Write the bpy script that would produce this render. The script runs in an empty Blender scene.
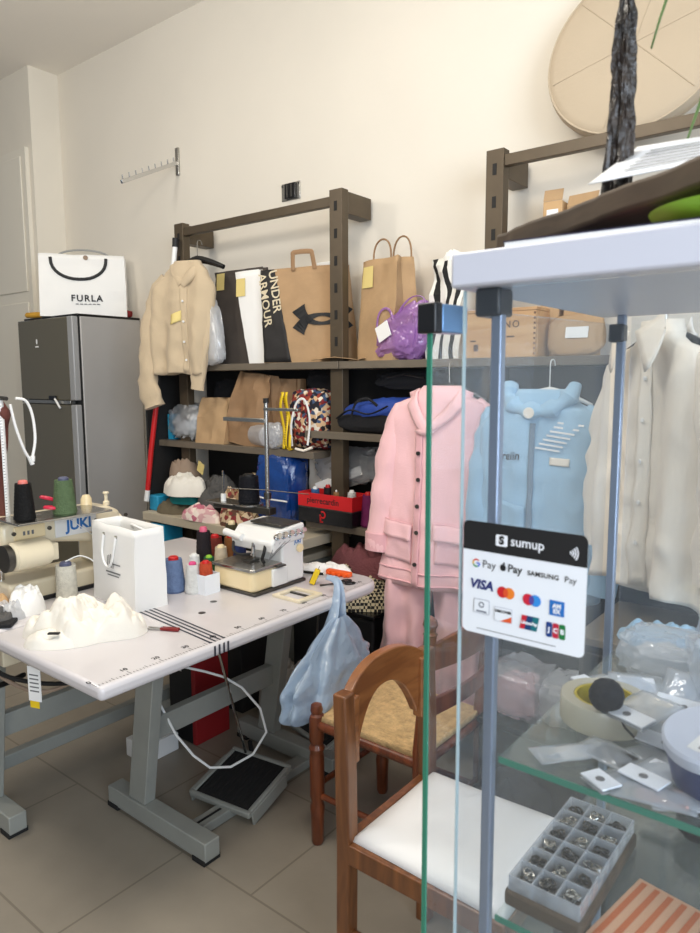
import bpy, bmesh, math, random
from math import sin, cos, pi, radians, sqrt, atan2
from mathutils import Vector, Matrix, noise, Euler

random.seed(7)
scn = bpy.context.scene
COL = scn.collection

# ---------------------------------------------------------------- materials
def lin(c):
    c = c / 255.0
    return c / 12.92 if c <= 0.04045 else ((c + 0.055) / 1.055) ** 2.4
def rgb(*c): return (lin(c[0]), lin(c[1]), lin(c[2]), 1.0)

def mat(name, col, rough=0.6, metal=0.0, vary=0.0, vscale=6.0, bump=0.0, bscale=60.0, sheen=0.0, col2=None, spec=0.5, trans=0.0, emit=None, coat=0.0):
    m = bpy.data.materials.new(name); m.use_nodes = True
    nt = m.node_tree; b = nt.nodes['Principled BSDF']
    c = rgb(*col)
    b.inputs['Base Color'].default_value = c
    b.inputs['Roughness'].default_value = rough
    b.inputs['Metallic'].default_value = metal
    b.inputs['Specular IOR Level'].default_value = spec
    if sheen: b.inputs['Sheen Weight'].default_value = sheen
    if coat: b.inputs['Coat Weight'].default_value = coat
    if trans: b.inputs['Transmission Weight'].default_value = trans
    tc = nt.nodes.new('ShaderNodeTexCoord')
    if vary or col2:
        n = nt.nodes.new('ShaderNodeTexNoise'); n.inputs['Scale'].default_value = vscale; n.inputs['Detail'].default_value = 5
        nt.links.new(tc.outputs['Object'], n.inputs['Vector'])
        r = nt.nodes.new('ShaderNodeValToRGB')
        r.color_ramp.elements[0].position = 0.3; r.color_ramp.elements[1].position = 0.7
        if col2:
            r.color_ramp.elements[0].color = c; r.color_ramp.elements[1].color = rgb(*col2)
        else:
            r.color_ramp.elements[0].color = tuple(max(0, x * (1 - vary)) for x in c[:3]) + (1,)
            r.color_ramp.elements[1].color = tuple(min(1, x * (1 + vary)) for x in c[:3]) + (1,)
        nt.links.new(n.outputs['Fac'], r.inputs['Fac'])
        nt.links.new(r.outputs['Color'], b.inputs['Base Color'])
    if bump:
        n2 = nt.nodes.new('ShaderNodeTexNoise'); n2.inputs['Scale'].default_value = bscale; n2.inputs['Detail'].default_value = 6
        nt.links.new(tc.outputs['Object'], n2.inputs['Vector'])
        bp = nt.nodes.new('ShaderNodeBump'); bp.inputs['Strength'].default_value = bump; bp.inputs['Distance'].default_value = 0.01
        nt.links.new(n2.outputs['Fac'], bp.inputs['Height'])
        nt.links.new(bp.outputs['Normal'], b.inputs['Normal'])
    if emit:
        b.inputs['Emission Color'].default_value = rgb(*emit[:3]); b.inputs['Emission Strength'].default_value = emit[3]
    return m

def film(name, col, clear=0.6, rough=0.15, gloss=0.25, transl=0.4, bump=0.0, bscale=40):
    """thin plastic film or glass with reflection haze mixed in: transparent + translucent/diffuse body + glossy"""
    m = bpy.data.materials.new(name); m.use_nodes = True
    nt = m.node_tree; nt.nodes.clear(); N = nt.nodes.new; L = nt.links.new
    out = N('ShaderNodeOutputMaterial'); tr = N('ShaderNodeBsdfTransparent'); df = N('ShaderNodeBsdfDiffuse'); tl = N('ShaderNodeBsdfTranslucent'); gl = N('ShaderNodeBsdfGlossy')
    for n in (df, tl): n.inputs['Color'].default_value = rgb(*col)
    w = [0.86 + 0.14 * lin(x) for x in col]
    tr.inputs['Color'].default_value = (w[0], w[1], w[2], 1)
    gl.inputs['Roughness'].default_value = rough; gl.inputs['Color'].default_value = (1, 1, 1, 1)
    a = N('ShaderNodeMixShader'); a.inputs[0].default_value = transl; L(df.outputs[0], a.inputs[1]); L(tl.outputs[0], a.inputs[2])
    b = N('ShaderNodeMixShader'); b.inputs[0].default_value = clear; L(a.outputs[0], b.inputs[1]); L(tr.outputs[0], b.inputs[2])
    c = N('ShaderNodeMixShader'); fr = N('ShaderNodeLayerWeight'); fr.inputs['Blend'].default_value = 0.5
    pw = N('ShaderNodeMath'); pw.operation = 'POWER'; pw.inputs[1].default_value = 5.0; L(fr.outputs['Facing'], pw.inputs[0])
    mu = N('ShaderNodeMath'); mu.operation = 'MULTIPLY_ADD'; mu.inputs[1].default_value = 0.7; mu.inputs[2].default_value = 0.03 + gloss * 0.1
    L(pw.outputs[0], mu.inputs[0]); L(mu.outputs[0], c.inputs[0]); L(b.outputs[0], c.inputs[1]); L(gl.outputs[0], c.inputs[2])
    if bump:
        tc = N('ShaderNodeTexCoord'); n2 = N('ShaderNodeTexNoise'); n2.inputs['Scale'].default_value = bscale
        L(tc.outputs['Object'], n2.inputs['Vector']); bp = N('ShaderNodeBump'); bp.inputs['Strength'].default_value = bump; bp.inputs['Distance'].default_value = 0.02
        L(n2.outputs['Fac'], bp.inputs['Height'])
        for n in (df, gl): L(bp.outputs['Normal'], n.inputs['Normal'])
    L(c.outputs[0], out.inputs['Surface'])
    return m

def patterned(name, cols, scale=20, rough=0.85, kind='voronoi', distort=0.0):
    m = mat(name, cols[0], rough); nt = m.node_tree; b = nt.nodes['Principled BSDF']; N = nt.nodes.new; L = nt.links.new
    tc = N('ShaderNodeTexCoord')
    if kind == 'checker':
        v = N('ShaderNodeTexChecker'); v.inputs['Scale'].default_value = scale
        v.inputs['Color1'].default_value = rgb(*cols[0]); v.inputs['Color2'].default_value = rgb(*cols[1])
        L(tc.outputs['Object'], v.inputs['Vector']); L(v.outputs['Color'], b.inputs['Base Color']); return m
    if kind == 'wave':
        v = N('ShaderNodeTexWave'); v.inputs['Scale'].default_value = scale; v.inputs['Distortion'].default_value = distort
        src = v.outputs['Fac']
    else:
        v = N('ShaderNodeTexVoronoi'); v.inputs['Scale'].default_value = scale
        s = N('ShaderNodeSeparateColor'); L(v.outputs['Color'], s.inputs[0]); src = s.outputs[0]
    L(tc.outputs['Object'], v.inputs['Vector'])
    r = N('ShaderNodeValToRGB'); r.color_ramp.interpolation = 'CONSTANT'; e = r.color_ramp.elements
    while len(e) < len(cols): e.new(0.5)
    for i, c in enumerate(cols): e[i].position = i / len(cols); e[i].color = rgb(*c)
    L(src, r.inputs['Fac']); L(r.outputs['Color'], b.inputs['Base Color'])
    return m

def wood(name, c1, c2, scale=6, rough=0.35, axis='Z', coat=0.3):
    m = mat(name, c1, rough, coat=coat); nt = m.node_tree; b = nt.nodes['Principled BSDF']; N = nt.nodes.new; L = nt.links.new
    tc = N('ShaderNodeTexCoord'); mp = N('ShaderNodeMapping'); s = {'X': (0.12, 1, 1), 'Y': (1, 0.12, 1), 'Z': (1, 1, 0.12)}[axis]
    mp.inputs['Scale'].default_value = tuple(x * scale for x in s)
    n = N('ShaderNodeTexNoise'); n.inputs['Scale'].default_value = 6; n.inputs['Detail'].default_value = 8; n.inputs['Distortion'].default_value = 0.6
    r = N('ShaderNodeValToRGB'); r.color_ramp.elements[0].position = 0.35; r.color_ramp.elements[1].position = 0.68
    r.color_ramp.elements[0].color = rgb(*c1); r.color_ramp.elements[1].color = rgb(*c2)
    L(tc.outputs['Object'], mp.inputs['Vector']); L(mp.outputs['Vector'], n.inputs['Vector']); L(n.outputs['Fac'], r.inputs['Fac']); L(r.outputs['Color'], b.inputs['Base Color'])
    return m

WALL = mat('wall_plaster', (226, 219, 206), 0.9, vary=0.025, vscale=1.5, bump=0.05, bscale=40)
WALL2 = mat('side_plaster', (226, 219, 205), 0.9, vary=0.03, vscale=2, bump=0.05, bscale=40)
CEIL = mat('ceiling_plaster', (240, 234, 224), 0.95)
DOORW = mat('door_paint', (226, 220, 206), 0.6)
RACK = mat('rack_bronze', (88, 76, 60), 0.45, 0.35, vary=0.08, vscale=12)
RACKDK = mat('rack_slot_dark', (22, 20, 18), 0.7)
DECK = mat('deck_grey', (112, 102, 88), 0.5, 0.1, vary=0.08)
PANEL = mat('panel_dark', (31, 30, 30), 0.6)
DECKL = mat('deck_beige', (190, 178, 156), 0.6, vary=0.06)
KRAFT = mat('kraft_paper', (172, 140, 104), 0.85, vary=0.10, vscale=9, bump=0.25, bscale=25)
KRAFT2 = mat('kraft_light', (180, 148, 110), 0.85, vary=0.12, vscale=8, bump=0.3, bscale=22)
KRAFTD = mat('kraft_dark', (150, 118, 86), 0.85, vary=0.10, vscale=9, bump=0.3, bscale=22)
CHARC = mat('charcoal_paper', (70, 63, 58), 0.75, vary=0.08, bump=0.3, bscale=20)
BLACK = mat('black_matte', (20, 20, 21), 0.6)
BLACKG = mat('black_gloss', (16, 16, 18), 0.25)
BANDB = mat('band_black', (34, 31, 30), 0.7, bump=0.2, bscale=20)
BLACKF = mat('black_fabric', (20, 20, 24), 0.9, bump=0.3, bscale=120)
WPAPER = mat('white_paper', (240, 239, 236), 0.75, bump=0.1, bscale=15)
WCARD = mat('white_card', (236, 240, 246), 0.5)
INK = mat('ink_black', (24, 24, 26), 0.6)
INKG = mat('ink_grey', (110, 110, 112), 0.6)
NOTE = mat('sticky_note', (226, 205, 132), 0.8)
WHITE = mat('white_plastic', (236, 236, 234), 0.35)
CREAM = mat('machine_cream', (226, 214, 186), 0.3, vary=0.03, coat=0.3)
CREAM2 = mat('machine_cover_cream', (236, 216, 172), 0.3, coat=0.3)
MWHITE = mat('machine_white', (232, 232, 230), 0.25, coat=0.4)
STEEL = mat('steel', (176, 174, 168), 0.25, 0.9)
CHROME = mat('chrome', (205, 205, 205), 0.12, 1.0)
STEELD = mat('steel_dark', (92, 90, 86), 0.35, 0.9)
FRIDGE = mat('fridge_side', (168, 165, 162), 0.4, 0.1, vary=0.04, vscale=3)
FRIDGEF = mat('fridge_front', (94, 88, 72), 0.10, 0.0, coat=.5)
FRIDGEE = mat('fridge_edge', (160, 160, 160), 0.3, 0.1)
TABLE = mat('table_laminate', (208, 204, 206), 0.3, vary=0.02, coat=0.2)
TEDGE = mat('table_edge', (222, 220, 220), 0.35)
GREYP = mat('stand_grey', (150, 152, 146), 0.45, 0.1, vary=0.06, vscale=9)
RUBBER = mat('rubber', (24, 24, 24), 0.8)
WOODR = wood('wood_reddish', (86, 40, 20), (126, 64, 32), 7)
WOODC = wood('wood_chestnut', (98, 58, 32), (134, 84, 46), 7)
WOODA = wood('wood_arch', (124, 74, 40), (156, 100, 56), 7, axis='Y')
RUSH = mat('rush_straw', (198, 166, 118), 0.8, vary=0.22, vscale=45, bump=0.5, bscale=150)
SEATW = mat('seat_white_vinyl', (240, 240, 240), 0.4, bump=0.08, bscale=14)
PINK = mat('pink_fabric', (238, 190, 192), 0.9, sheen=0.3, bump=0.15, bscale=180, vary=0.03, vscale=14)
PINKD = mat('pink_trim', (226, 172, 176), 0.9, sheen=0.3, bump=0.15, bscale=180)
BLUEL = mat('light_blue_fabric', (160, 196, 222), 0.85, sheen=0.3, bump=0.15, bscale=120, vary=0.03)
BLUEL2 = mat('light_blue_trim', (120, 140, 158), 0.7)
SHIRTW = mat('white_cotton', (246, 244, 240), 0.85, sheen=0.2, bump=0.12, bscale=90)
SHIRTC = mat('cream_cotton', (240, 230, 214), 0.85, sheen=0.2, bump=0.12, bscale=90)
BEIGE = mat('beige_cotton', (198, 178, 148), 0.9, sheen=0.2, bump=0.15, bscale=90, vary=0.03, vscale=10)
CUSH = mat('cushion_beige', (184, 168, 145), 0.85, bump=0.1, bscale=70, vary=0.02)
CLOTHW = mat('cloth_white', (232, 227, 216), 0.9, sheen=0.2, bump=0.15, bscale=60)
CLOTHT = mat('cloth_taupe', (150, 130, 112), 0.9, bump=0.3, bscale=60)
CLOTHG = mat('cloth_grey', (84, 82, 80), 0.9, bump=0.3, bscale=60)
TEAL = mat('cloth_teal', (20, 126, 126), 0.85, bump=0.2, bscale=60)
OLIVE = mat('cloth_olive', (104, 94, 74), 0.9, bump=0.2, bscale=60)
MAROON = mat('cloth_maroon', (98, 52, 44), 0.8, bump=0.2, bscale=50)
BURG = mat('cloth_burgundy', (122, 70, 74), 0.95, bump=0.6, bscale=90)
CYAN = mat('cyan_plastic', (40, 150, 190), 0.4)
RED = mat('red_plastic', (196, 24, 26), 0.4)
REDB = mat('red_box', (206, 30, 34), 0.5)
BLUEC = mat('duffel_blue', (32, 66, 150), 0.7, bump=0.3, bscale=40, vary=0.12)
NAVY = mat('navy', (28, 44, 96), 0.4)
ORANGE = mat('orange_plastic', (240, 96, 30), 0.4)
YELLOW = mat('yellow_plastic', (236, 200, 30), 0.45)
GREENL = mat('lime_green', (140, 190, 50), 0.5)
LEAF = mat('leaf_green', (74, 100, 44), 0.45, vary=0.25, vscale=14)
BARK = wood('bark_slab', (62, 50, 38), (90, 74, 56), 6, rough=0.7, axis='X', coat=0)
PINE = wood('pine_crate', (196, 150, 100), (216, 174, 122), 5, rough=0.6, axis='X', coat=0)
CARD = mat('cardboard', (196, 160, 116), 0.85, vary=0.06)
LIDW = mat('lid_white', (208, 210, 222), 0.35)
POST = mat('post_alu', (148, 160, 180), 0.3, 0.6)
CLAMP = mat('clamp_black', (24, 26, 30), 0.35)
LOCKB = mat('lock_blue_steel', (120, 160, 205), 0.3, 0.5)
GLEDGE = mat('glass_edge_green', (62, 146, 120), 0.15, 0.0, trans=0.25)
GLASS = film('display_glass', (206, 220, 232), clear=0.972, rough=0.02, gloss=0.15, transl=0.4)  # bluish wash of window reflections put into the pane colour
GLASSS = film('shelf_glass', (206, 226, 220), clear=0.93, rough=0.03, gloss=0.25, transl=0.4)
CLEAR = film('clear_plastic', (226, 232, 238), clear=0.62, rough=0.12, gloss=0.5, transl=0.5, bump=0.6, bscale=35)
CLEARW = film('milky_plastic', (232, 234, 238), clear=0.30, rough=0.2, gloss=0.5, transl=0.5, bump=0.5, bscale=30)
TAPEC = film('tape_clear', (226, 222, 204), clear=0.25, rough=0.15, gloss=0.4)
BAGBLUE = film('bag_light_blue', (196, 216, 236), clear=0.10, rough=0.25, gloss=0.3, transl=0.45, bump=0.5, bscale=30)
PURPLE = film('bag_purple', (196, 146, 214), clear=0.30, rough=0.15, gloss=0.5, transl=0.4, bump=0.6, bscale=30)
BLUESHINY = mat('bag_blue_shiny', (20, 62, 128), 0.18, bump=0.8, bscale=22, coat=0.6, vary=0.2, vscale=12)
CRYST = mat('tourmaline_black', (22, 20, 20), 0.34, 0.0, bump=1.0, bscale=70, coat=0.25, col2=(52, 40, 32), vscale=40)
FLOWER = patterned('patterned_fabric', [(126, 30, 34), (32, 26, 30), (206, 170, 130), (60, 80, 110), (150, 60, 40), (226, 214, 196), (24, 24, 40)], 60)
FLORALP = patterned('pink_print_fabric', [(232, 206, 200), (196, 110, 130), (240, 226, 214), (214, 168, 170)], 34)
LEOP = patterned('leopard_fabric', [(206, 182, 148), (92, 60, 44), (214, 190, 158), (128, 44, 44), (150, 122, 88)], 55)
CAMEL = patterned('paisley_fabric', [(196, 172, 134), (150, 120, 86), (208, 188, 150), (112, 90, 66)], 40)
CHECK = patterned('gingham', [(22, 20, 22), (206, 192, 158)], 78, kind='checker')
ZEBRA = patterned('zebra_print', [(24, 24, 24), (226, 224, 216), (226, 224, 216)], 5.5, kind='wave', distort=5)

# floor tiles
FLOOR = mat('floor_tile', (146, 137, 123), 0.42, vary=0.12, vscale=3.0, bump=0.04, bscale=30)
def _floor():
    nt = FLOOR.node_tree; N = nt.nodes.new; L = nt.links.new; b = nt.nodes['Principled BSDF']
    src = b.inputs['Base Color'].links[0].from_socket
    tc = N('ShaderNodeTexCoord'); br = N('ShaderNodeTexBrick'); br.offset = 0.5
    mp = N('ShaderNodeMapping'); mp.inputs['Location'].default_value = (0.16, 0.06, 0)
    br.inputs['Scale'].default_value = 1.0; br.inputs['Brick Width'].default_value = 0.62; br.inputs['Row Height'].default_value = 0.45
    br.inputs['Mortar Size'].default_value = 0.004; br.inputs['Mortar Smooth'].default_value = 0.3
    br.inputs['Color1'].default_value = (1, 1, 1, 1); br.inputs['Color2'].default_value = (0.95, 0.95, 0.95, 1); br.inputs['Mortar'].default_value = (0.66, 0.65, 0.63, 1)
    L(tc.outputs['Object'], mp.inputs['Vector']); L(mp.outputs['Vector'], br.inputs['Vector'])
    mx = N('ShaderNodeMix'); mx.data_type = 'RGBA'; mx.blend_type = 'MULTIPLY'; mx.inputs[0].default_value = 1
    L(src, mx.inputs[6]); L(br.outputs['Color'], mx.inputs[7]); L(mx.outputs[2], b.inputs['Base Color'])
_floor()

# ---------------------------------------------------------------- mesh helpers
class MB:
    def __init__(s): s.v = []; s.f = []
    def add(s, v, f):
        o = len(s.v); s.v += [tuple(p) for p in v]; s.f += [tuple(i + o for i in q) for q in f]; return s
    def box(s, x0, x1, y0, y1, z0, z1, M=None):
        v = [Vector((x, y, z)) for z in (z0, z1) for y in (y0, y1) for x in (x0, x1)]
        if M: v = [M @ p for p in v]
        return s.add(v, [(0, 2, 3, 1), (4, 5, 7, 6), (0, 1, 5, 4), (2, 6, 7, 3), (0, 4, 6, 2), (1, 3, 7, 5)])
    def tube(s, pts, r, n=10, caps=True, ell=1.0):
        pts = [Vector(p) for p in pts]; rs = list(r) if isinstance(r, (list, tuple)) else [r] * len(pts)
        if 4 <= len(pts) <= 10 and n <= 10 and max(rs) < .03 and min((a - b).length for a, b in zip(pts, pts[1:])) > .008:
            q, qr = [], []
            for i in range(len(pts) - 1):   # smooth curve through the points
                p0, p1, p2, p3 = pts[max(i - 1, 0)], pts[i], pts[i + 1], pts[min(i + 2, len(pts) - 1)]
                for k in range(5):
                    t = k / 5; q.append(.5 * (2 * p1 + (p2 - p0) * t + (2 * p0 - 5 * p1 + 4 * p2 - p3) * t * t + (3 * p1 - p0 - 3 * p2 + p3) * t ** 3)); qr.append(rs[i] + (rs[i + 1] - rs[i]) * t)
            pts, rs = q + [pts[-1]], qr + [rs[-1]]
        rings = []; prev = None
        for i, p in enumerate(pts):
            t = (pts[min(i + 1, len(pts) - 1)] - pts[max(i - 1, 0)]).normalized()
            if prev is None:
                a = Vector((0, 0, 1)) if abs(t.z) < 0.9 else Vector((0, 1, 0))
                u = t.cross(a).normalized()
            else:
                u = (prev - t * prev.dot(t)).normalized()
            prev = u; w = t.cross(u)
            rings.append([p + (u * cos(2 * pi * k / n) + w * sin(2 * pi * k / n) * ell) * rs[i] for k in range(n)])
        v = [q for R in rings for q in R]; f = []
        for i in range(len(pts) - 1):
            for k in range(n):
                a, b = i * n + k, i * n + (k + 1) % n
                f.append((a, b, b + n, a + n))
        if caps: f += [tuple(range(n))[::-1], tuple((len(pts) - 1) * n + k for k in range(n))]
        return s.add(v, f)
    def cyl(s, p0, p1, r0, r1=None, n=20): return s.tube([p0, p1], [r0, r1 if r1 is not None else r0], n)
    def lathe(s, prof, n=24, c=(0, 0, 0), M=None):
        v = []; f = []
        for r, z in prof:
            for k in range(n):
                p = Vector((c[0] + r * cos(2 * pi * k / n), c[1] + r * sin(2 * pi * k / n), c[2] + z))
                v.append(M @ p if M else p)
        for i in range(len(prof) - 1):
            for k in range(n):
                a, b = i * n + k, i * n + (k + 1) % n
                f.append((a, b, b + n, a + n))
        f += [tuple(range(n))[::-1], tuple((len(prof) - 1) * n + k for k in range(n))]
        return s.add(v, f)
    def prism(s, poly, h0, h1, fn):
        """poly 2D outline extruded between h0 and h1; fn(a, b, h) -> xyz"""
        n = len(poly); v = [fn(a, b, h0) for a, b in poly] + [fn(a, b, h1) for a, b in poly]
        return s.add(v, [tuple(range(n))[::-1], tuple(range(n, 2 * n))] + [(i, (i + 1) % n, n + (i + 1) % n, n + i) for i in range(n)])
    def grid(s, fn, nu, nv, closeu=False):
        v = [fn(i / nu if not closeu else i / nu, j / nv) for j in range(nv + 1) for i in range(nu + (0 if closeu else 1))]
        w = nu if closeu else nu + 1; f = []
        for j in range(nv):
            for i in range(nu):
                a = j * w + i; b = j * w + (i + 1) % w
                f.append((a, b, b + w, a + w))
        return s.add(v, f)
    def build(s, name, m, parent=None, smooth=True, bevel=0, solid=0, sub=0, off=0, angle=40):
        me = bpy.data.meshes.new(name); me.from_pydata(s.v, [], s.f); me.update()
        bm = bmesh.new(); bm.from_mesh(me); bmesh.ops.recalc_face_normals(bm, faces=bm.faces); bm.to_mesh(me); bm.free()
        me.materials.append(m)
        if smooth:
            me.polygons.foreach_set('use_smooth', [True] * len(me.polygons)); me.set_sharp_from_angle(angle=radians(angle))
        o = bpy.data.objects.new(name, me); COL.objects.link(o)
        if parent: o.parent = parent
        if solid:
            d = o.modifiers.new('solid', 'SOLIDIFY'); d.thickness = solid; d.offset = off
        if bevel:
            d = o.modifiers.new('bevel', 'BEVEL'); d.width = bevel; d.segments = 3; d.limit_method = 'ANGLE'; d.angle_limit = radians(35)
        if sub:
            d = o.modifiers.new('sub', 'SUBSURF'); d.levels = sub; d.render_levels = sub
        return o

def T(name, label, cat, loc=(0, 0, 0), rz=0, group=None, rot=None):
    o = bpy.data.objects.new(name, None); COL.objects.link(o); o.empty_display_size = 0.05
    o.location = loc; o.rotation_euler = rot or (0, 0, rz); tag(o, label, cat, group); return o
def tag(o, label, cat, group=None):
    o['label'] = label; o['category'] = cat
    if group: o['group'] = group
    return o
def struct(o): o['kind'] = 'structure'; return o
def box(name, m, parent, x0, x1, y0, y1, z0, z1, bevel=0.003, M=None):
    return MB().box(x0, x1, y0, y1, z0, z1, M).build(name, m, parent, bevel=bevel)

def place(o, loc, rz=0, rot=None):
    o.location = loc; o.rotation_euler = rot or (0, 0, rz); return o

def N3(x, y, z, s=0.0): return noise.noise(Vector((x + s * 7.31, y - s * 3.7, z + s * 1.9)))
def ridge(x, y, z, s=0): return abs(N3(x, y, z, s)) * 2.4 - 0.55

# text meshes and flat artwork mapped onto a surface ---------------------------------
def text2d(body, size, bold=0.0, space=1.0, shear=0.0):
    cu = bpy.data.curves.new('lettering', 'FONT'); cu.body = body; cu.size = size; cu.align_x = 'CENTER'; cu.align_y = 'CENTER'
    cu.offset = bold; cu.space_character = space; cu.shear = shear; cu.resolution_u = 3
    o = bpy.data.objects.new('lettering', cu); COL.objects.link(o)
    me = bpy.data.meshes.new_from_object(o)
    v = [(p.co.x, p.co.y) for p in me.vertices]; f = [tuple(p.vertices) for p in me.polygons]
    bpy.data.objects.remove(o); bpy.data.curves.remove(cu); bpy.data.meshes.remove(me)
    return v, f
def disc2d(cx, cy, r, n=24, ry=None):
    return [(cx + r * cos(2 * pi * k / n), cy + (ry or r) * sin(2 * pi * k / n)) for k in range(n)], [tuple(range(n))]
def rect2d(x0, x1, y0, y1, r=0.0):
    if r <= 0: return [(x0, y0), (x1, y0), (x1, y1), (x0, y1)], [(0, 1, 2, 3)]
    p = []
    for cx, cy, a in ((x1 - r, y0 + r, -90), (x1 - r, y1 - r, 0), (x0 + r, y1 - r, 90), (x0 + r, y0 + r, 180)):
        for k in range(7):
            t = radians(a + 15 * k); p.append((cx + r * cos(t), cy + r * sin(t)))
    return p, [tuple(range(len(p)))]
def xf(s, dx=0, dy=0, rot=0, sx=1, sy=1):
    v, f = s; c, d = cos(rot), sin(rot)
    return [(x * sx * c - y * sy * d + dx, x * sx * d + y * sy * c + dy) for x, y in v], f
def art(name, m, parent, shapes, fn):
    """printed shapes: 2D (a, b) mapped by fn onto the surface"""
    mb = MB()
    for v, f in shapes: mb.add([fn(a, b) for a, b in v], f)
    return mb.build(name, m, parent, smooth=False)

# soft things ------------------------------------------------------------------------
def heap(rx, ry, h, seed, nu=56, nv=20, amp=0.35, freq=3.0, edge=0.25, sharp=1.2):
    """a crumpled cloth heap with a closed underside, base at z = 0"""
    mb = MB(); amp *= min(1, 1.1 * max(rx, ry) / h)
    def fn(u, v):
        a = 2 * pi * u; r = 1 - v
        R = 1 + edge * N3(cos(a) * 1.3, sin(a) * 1.3, 2.0, seed)
        x, y = rx * R * r * cos(a), ry * R * r * sin(a)
        base = (1 - r ** 4.5) ** 0.55
        k = freq / max(rx, ry)
        p_ = x * cos(seed) + y * sin(seed); q_ = y * cos(seed) - x * sin(seed)
        f = ridge(p_ * k * .45, q_ * k * 1.25, 0.3, seed) * 0.42 + ridge(p_ * k * 1.5, q_ * k * .7, 4, seed) * 0.30 + N3(x * k * .5, y * k * .5, 9, seed) * 0.7 + .07 * ridge(x * k * 4, y * k * 4, 2, seed)
        z = h * base * (0.70 + amp * f * sharp)
        return (x + 0.12 * rx * N3(x * k, y * k, 5, seed) * v, y + 0.12 * ry * N3(x * k, y * k, 7, seed) * v, max(z, 0.0))
    mb.grid(fn, nu, nv, True); n = nu
    mb.f.append(tuple(range(n))[::-1])
    return mb
def blob(rx, ry, rz, seed, amp=0.18, freq=2.2, flat=0.6, nu=40, nv=24, top=1.0):
    """a filled bag or bundle: rounded, flattened base at z = 0, creased"""
    mb = MB()
    def fn(u, v):
        a = 2 * pi * u; b = pi * (v - 0.5) * 0.998
        d = Vector((cos(b) * cos(a), cos(b) * sin(a), sin(b)))
        q = d * freq
        k = 1 + amp * (ridge(q.x, q.y, q.z, seed) * 0.7 + 0.5 * N3(q.x * .5, q.y * .5, q.z * .5, seed + 3) + 0.3 * ridge(q.x * 2.3, q.y * 2.3, q.z * 2.3, seed))
        e = lambda t: math.copysign(abs(t) ** flat, t)
        x, y, z = rx * e(d.x) * k, ry * e(d.y) * k, rz * e(d.z) * k
        z = max(z, -rz)
        if z > 0: s = 1 - (1 - top) * z / rz; x *= s; y *= s
        return (x, y, z + rz)
    return mb.grid(fn, nu, nv, True)

def paper_bag(root, name, w, d, h, m, seed, amp=0.006, topin=0.55, gus=0.3, tw=0.0, nz=14, closed=False, lean=0.0):
    """open paper carrier bag centred on its base, front towards -y; returns front(x, z) -> y"""
    nf, ns = 12, 6
    def dd(z): return d * (1 - topin * (z / h) ** 1.3)
    def crum(x, z): return amp * (1.5 * N3(x * 9, z * 7, 0.5, seed) + ridge(x * 13, z * 11, 1.1, seed)) * (0.35 + 0.65 * min(1, 3 * z / h * (1.3 - z / h)))
    def fr(x, z): return -dd(z) / 2 + crum(x, z)
    v = []; nper = 2 * (nf + ns)
    for j in range(nz + 1):
        z = h * j / nz; ww = w * (1 + tw * z / h)
        for i in range(nf): x = -ww / 2 + ww * i / nf - lean * z; v.append((x, fr(x, z), z + (0.006 * N3(x * 8, 3, seed) if j == nz else 0)))
        for i in range(ns):
            t = i / ns; y = -dd(z) / 2 + dd(z) * t; inset = gus * d * (z / h) * (1 - abs(2 * t - 1))
            v.append((ww / 2 - lean * z - inset + 0.5 * crum(y + 3, z), y if i else fr(ww / 2 - lean * z, z), z))
        for i in range(nf): x = ww / 2 - ww * i / nf - lean * z; v.append((x, dd(z) / 2 + crum(x + 5, z), z))
        for i in range(ns):
            t = i / ns; y = dd(z) / 2 - dd(z) * t; inset = gus * d * (z / h) * (1 - abs(2 * t - 1))
            v.append((-ww / 2 - lean * z + inset + 0.5 * crum(y + 7, z), y, z))
    f = [tuple(range(nper))[::-1]]
    for j in range(nz):
        for i in range(nper):
            a, b = j * nper + i, j * nper + (i + 1) % nper
            f.append((a, b, b + nper, a + nper))
    if closed: f.append(tuple(nz * nper + i for i in range(nper)))
    mb = MB(); mb.add(v, f); mb.build(name, m, root, solid=0.0015, angle=25)
    return fr
def loop_handle(root, w, h, z0, y, m, r=0.003, n=14, x0=0, flat=False, name='handle', sag=0.0, ell=1.0):
    pts = []
    for k in range(n + 1):
        a = pi * k / n
        pts.append((x0 - w / 2 * cos(a), y + sag * sin(a), z0 + h * sin(a) ** 0.7))
    MB().tube(pts, r, 8, ell=ell).build(name, m, root)

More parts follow.
